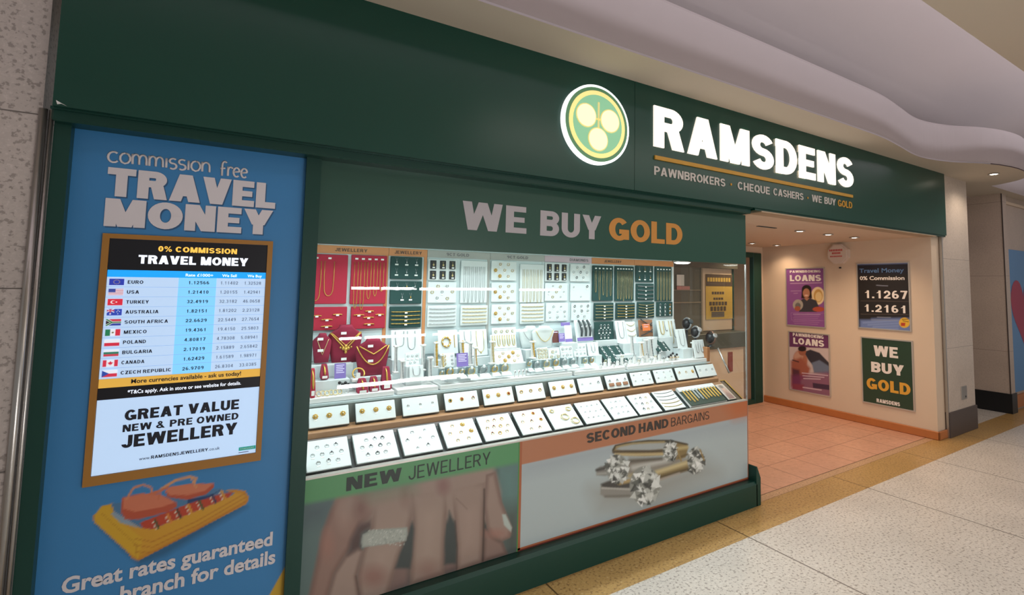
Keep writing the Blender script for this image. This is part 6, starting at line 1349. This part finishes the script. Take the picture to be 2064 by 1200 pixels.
# alarm box
q0 = ux(1671, 512); q1 = ux(1716, 512); za = ux(1693, 492)[1]; zb = ux(1693, 533)[1]; cx, cz, rx, rz = (q0[0]+q1[0])/2, (za+zb)/2, abs(q1[0]-q0[0])/2*.92, (za-zb)/2*.95
al = thing('alarm_box', (XW, -cx, zb), 'white octagonal alarm box high on the cream lobby wall', 'alarm')
AW = mat('alarm_white', '#d9c9bd', .5); O8 = lambda k, s=1.: [(cx+rx*s*1.08*math.cos(math.radians(22.5+45*i)), cz+rz*s*1.08*math.sin(math.radians(22.5+45*i))) for i in range(8)]
MB().use(AW).prism(O8(8), .055, frameX(XW-.056)).prism(O8(8, .88), .012, frameX(XW-.068)).build('cover', al)
mb = MB().use(mat('alarm_red', '#c2423c', .5)); FA = frameX(XW-.0685)
for k, (a_, b_) in enumerate(((-.75, .55), (-.5, .35), (-.7, .5))):
    n_ = (8, 6, 9)[k]
    for i in range(n_): mb.prism(_rect(cx+rx*(a_+(b_-a_)*i/n_), cz+rz*(.28-.3*k), cx+rx*(a_+(b_-a_)*(i+.72)/n_), cz+rz*(.48-.3*k-(.06 if k == 2 else 0))), 0, FA)
o = mb.build('red_marking', al); o['kind'] = 'stuff'
q = ux(1694, 540); tag(MB().use(BLACK).box(q[0]-.014, q[0]+.014, 0, .012, q[1]-.009, q[1]+.009, frameX(XW-.0125), bev=.003).build('wall_sensor'), 'tiny dark sensor on the wall below the alarm box', 'sensor')

# ------------------------------------------------------------------ downlights
LENS = mat('warm_lens', '#fff3e0', .4, emit=16, ecol='#fff0dc')
def downlight(x, y, z, label, power, color, ang=140, grp='downlights in the lobby ceiling'):
    t = thing('downlight', (x, y, z-.012), label, 'ceiling light', grp)
    MB().use(ALU).lathe([(.040, .011), (.052, .008), (.055, 0), (.043, -.002), (.038, .010)], 24, Matrix.Translation((x, y, z-.011))).build('bezel', t)
    MB().use(LENS).lathe([(1e-6, 0), (.038, 0), (.038, .006), (1e-6, .006)], 20, Matrix.Translation((x, y, z-.008))).build('lens', t)
    s = spot('downlight_beam', (x, y, z-.03), power, color, ang, (0, 0, 0), .04); s.parent = t; s.location = (0, 0, -.02)
for k, (x, y, nm) in enumerate(((4.985, .484, 'front row, leftmost of three'), (5.522, .496, 'front row, middle of three'), (6.052, .492, 'front row, nearest the cream wall'), (5.86, 1.784, 'back row, left of two'), (6.373, 1.77, 'back row, by the green door'))):
    downlight(x, y, 2.24, 'small bright lobby downlight, '+nm, 9 if k == 4 else 19, WARM)
downlight(4.3, .9, 2.24, 'lobby downlight hidden behind the fascia, nearest the display case', 16, WARM)
downlight(7.274, -.49, 2.976, 'small bright downlight under the curved bulkhead', 16, (1, .86, .7), 150, 'downlights in the bulkhead')
v_ = at(1548, 458, 'z', 2.239); tag(MB().use(GRAPH).box(v_[0]-.16, v_[0]+.12, v_[1]-.015, v_[1]+.015, 2.234, 2.2395).build('ceiling_vent'), 'thin dark slot vent in the lobby ceiling', 'vent')
# ------------------------------------------------------------------ shop interior seen through the window end
YI = 2.19
board = MB().use(CREAM).box(5.28, 5.94, 2.172, 2.196, 1.065, 1.90, bev=.004); tag(board.build('notice_board'), 'cream board behind the yellow poster at the back', 'board')
t = thing('yellow_poster', (5.64, 2.165, 1.215), 'yellow poster with dark heading seen through the window end', 'poster')
MB().use(mat('yellow_print', '#cfac52', .5)).box(5.375, 5.90, 2.163, 2.169, 1.215, 1.82).build('sheet', t)
MB().use(mat('dark_brown_print', '#5a4a3c', .5)).box(5.375, 5.90, 2.160, 2.163, 1.66, 1.82).build('heading_band', t)
mb = MB().use(mat('yellow_print', '#d7a936', .5)); 
for k in range(9): mb.box(5.40+.052*k, 5.44+.052*k, 2.158, 2.160, 1.72, 1.775)
mb.build('heading_marks', t)['kind'] = 'stuff'
mb = MB().use(mat('dark_brown_print', '#5a4a3c', .5))
for k, (a_, b_, n_, hh) in enumerate(((5.49, 5.74, 5, .035), (5.52, 5.72, 4, .03), (5.44, 5.80, 6, .05), (5.46, 5.78, 5, .06))):
    for i in range(n_): mb.box(a_+(b_-a_)*i/n_, a_+(b_-a_)*(i+.74)/n_, 2.160, 2.163, 1.55-.075*k, 1.55-.075*k+hh)
mb.build('text_marks', t)['kind'] = 'stuff'; MB().use(mat('grey_print', '#6b6258', .5)).box(5.48, 5.73, 2.160, 2.163, 1.245, 1.315).build('panel_mark', t)
cn = thing('shop_counter', (4.9, 2.0, 0), 'dark topped shop counter seen through the window end', 'counter')
MB().use(mat('counter_dark', '#4e5249', .4)).box(3.9, 5.88, 1.90, 2.16, .86, 1.06, bev=.008).build('worktop', cn)
MB().use(CREAM).box(3.9, 5.86, 1.95, 2.16, 0, .86).build('front_panel', cn)
MB().use(mat('counter_red', '#8a3a30', .5)).box(5.55, 5.63, 1.935, 1.95, .55, .80).build('red_sign', cn)
sc = thing('counter_screen', (4.85, 2.14, 1.06), 'grey security screen above the dark counter', 'screen')
MB().use(mat('grey_screen', '#6f6d62', .25)).box(4.0, 5.27, 2.13, 2.16, 1.06, 1.90).build('panel', sc)
mb = MB().use(mat('screen_bar', '#a0937f', .4))
mb.box(4.0, 5.27, 2.12, 2.13, 1.44, 1.455); mb.box(4.0, 5.27, 2.12, 2.13, 1.60, 1.61); mb.box(5.24, 5.27, 2.115, 2.13, 1.06, 1.9); mb.build('glazing_bars', sc)
MB().use(mat('screen_head', '#5c5a50', .4)).box(4.0, 5.94, 2.10, 2.16, 1.90, 2.06).build('head_rail', sc)
o = MB().use(PAPER).box(4.80, 4.93, 2.115, 2.119, 1.66, 1.80).build('white_notice'); tag(o, 'white notice on the grey counter screen', 'notice')
o = MB().use(mat('pink_paper', '#d0948e', .6)).box(4.80, 5.03, 2.115, 2.119, 1.61, 1.655).build('pink_notice'); tag(o, 'pink strip notice below the white notice', 'notice')
# ------------------------------------------------------------------ right hand side: socket plate, far shop poster
so = thing('socket_plate', (7.25, -.112, .36), 'steel socket plate low on the cream pillar', 'socket')
MB().use(STEEL).box(7.165, 7.315, -.118, -.11, .375, .525, bev=.003).build('plate', so); MB().use(BLACK).box(7.262, 7.285, -.1195, -.118, .395, .415).build('lock', so)
fp = thing('heart_poster', (9.6, -.035, .24), 'blue poster with a large dark pink heart at far right', 'poster')
MB().use(mat('far_blue', '#5f8fc0', .5)).box(8.98, 10.6, -.045, -.03, .24, 2.22).build('sheet', fp)
P = []
for k in range(40):
    q = 2*math.pi*k/40; P.append((9.60+.031*16*math.sin(q)**3, 1.36+.036*(13*math.cos(q)-5*math.cos(2*q)-2*math.cos(3*q)-math.cos(4*q))))
MB().use(mat('heart_pink', '#a8304f', .5)).prism(P[::-1], 0, frameY(-.047)).build('heart', fp)
struct(MB().use(CREAM).box(8.96, 13, -.05, -.03, 2.86, 2.9).use(SKIRT).box(8.98, 13, -.06, -.03, .03, .20).build('trim_6', origin=(10, -.05, .05)), 'thin rail and skirting of the far shopfront')
struct(MB().use(mat('fascia_lip', '#b09a80', .5)).box(3.56, 6.62, YF+.004, .0, 2.236, 2.2455).build('trim_7', origin=(5, -.1, 2.24)), 'tan lip under the fascia above the lobby opening')
# white paint chip at the fascia corner
q = at(122, 210, 'y', YF-.002); tag(MB().use(WHITE).prism([(q[0]-.012, q[2]+.012), (q[0]+.016, q[2]-.004), (q[0]+.002, q[2]+.002), (q[0]-.008, q[2]-.002)], .002, frameY(YF-.003)).build('corner_chip'), 'small white chip at the left end of the fascia bottom', 'chip')
# lit shelves of the shop across the mall: thin tube lamps that show as streaks mirrored in the window glass
def streak(u0, v0, u1, v1, rad, D=6.0):
    rad *= 3.2; a = at(u0, v0, 'y', D); b = at(u1, v1, 'y', D); z = (a[2]+b[2])/2; w = b[0]-a[0]; hh = .04
    area('shelf_strip_lamp', ((a[0]+b[0])/2, -D, z), (90, 0, 0), w, hh, rad*math.pi*w*hh, (1, .98, .96))
if STREAKS:
    for s_ in ((708, 581, 765, 581.5, 22), (768, 581.5, 835, 582, 34), (845, 582, 1000, 584, 20), (1046, 584, 1130, 585, 14), (684, 683.5, 728, 681.5, 30), (735, 681, 858, 675, 22), (872, 674.5, 930, 672, 14), (1035, 667, 1062, 665.5, 14), (680, 782, 800, 769, 40, 3.5), (800, 769, 868, 762, 30, 3.5), (868, 762, 935, 756, 20, 3.5)): streak(*s_)
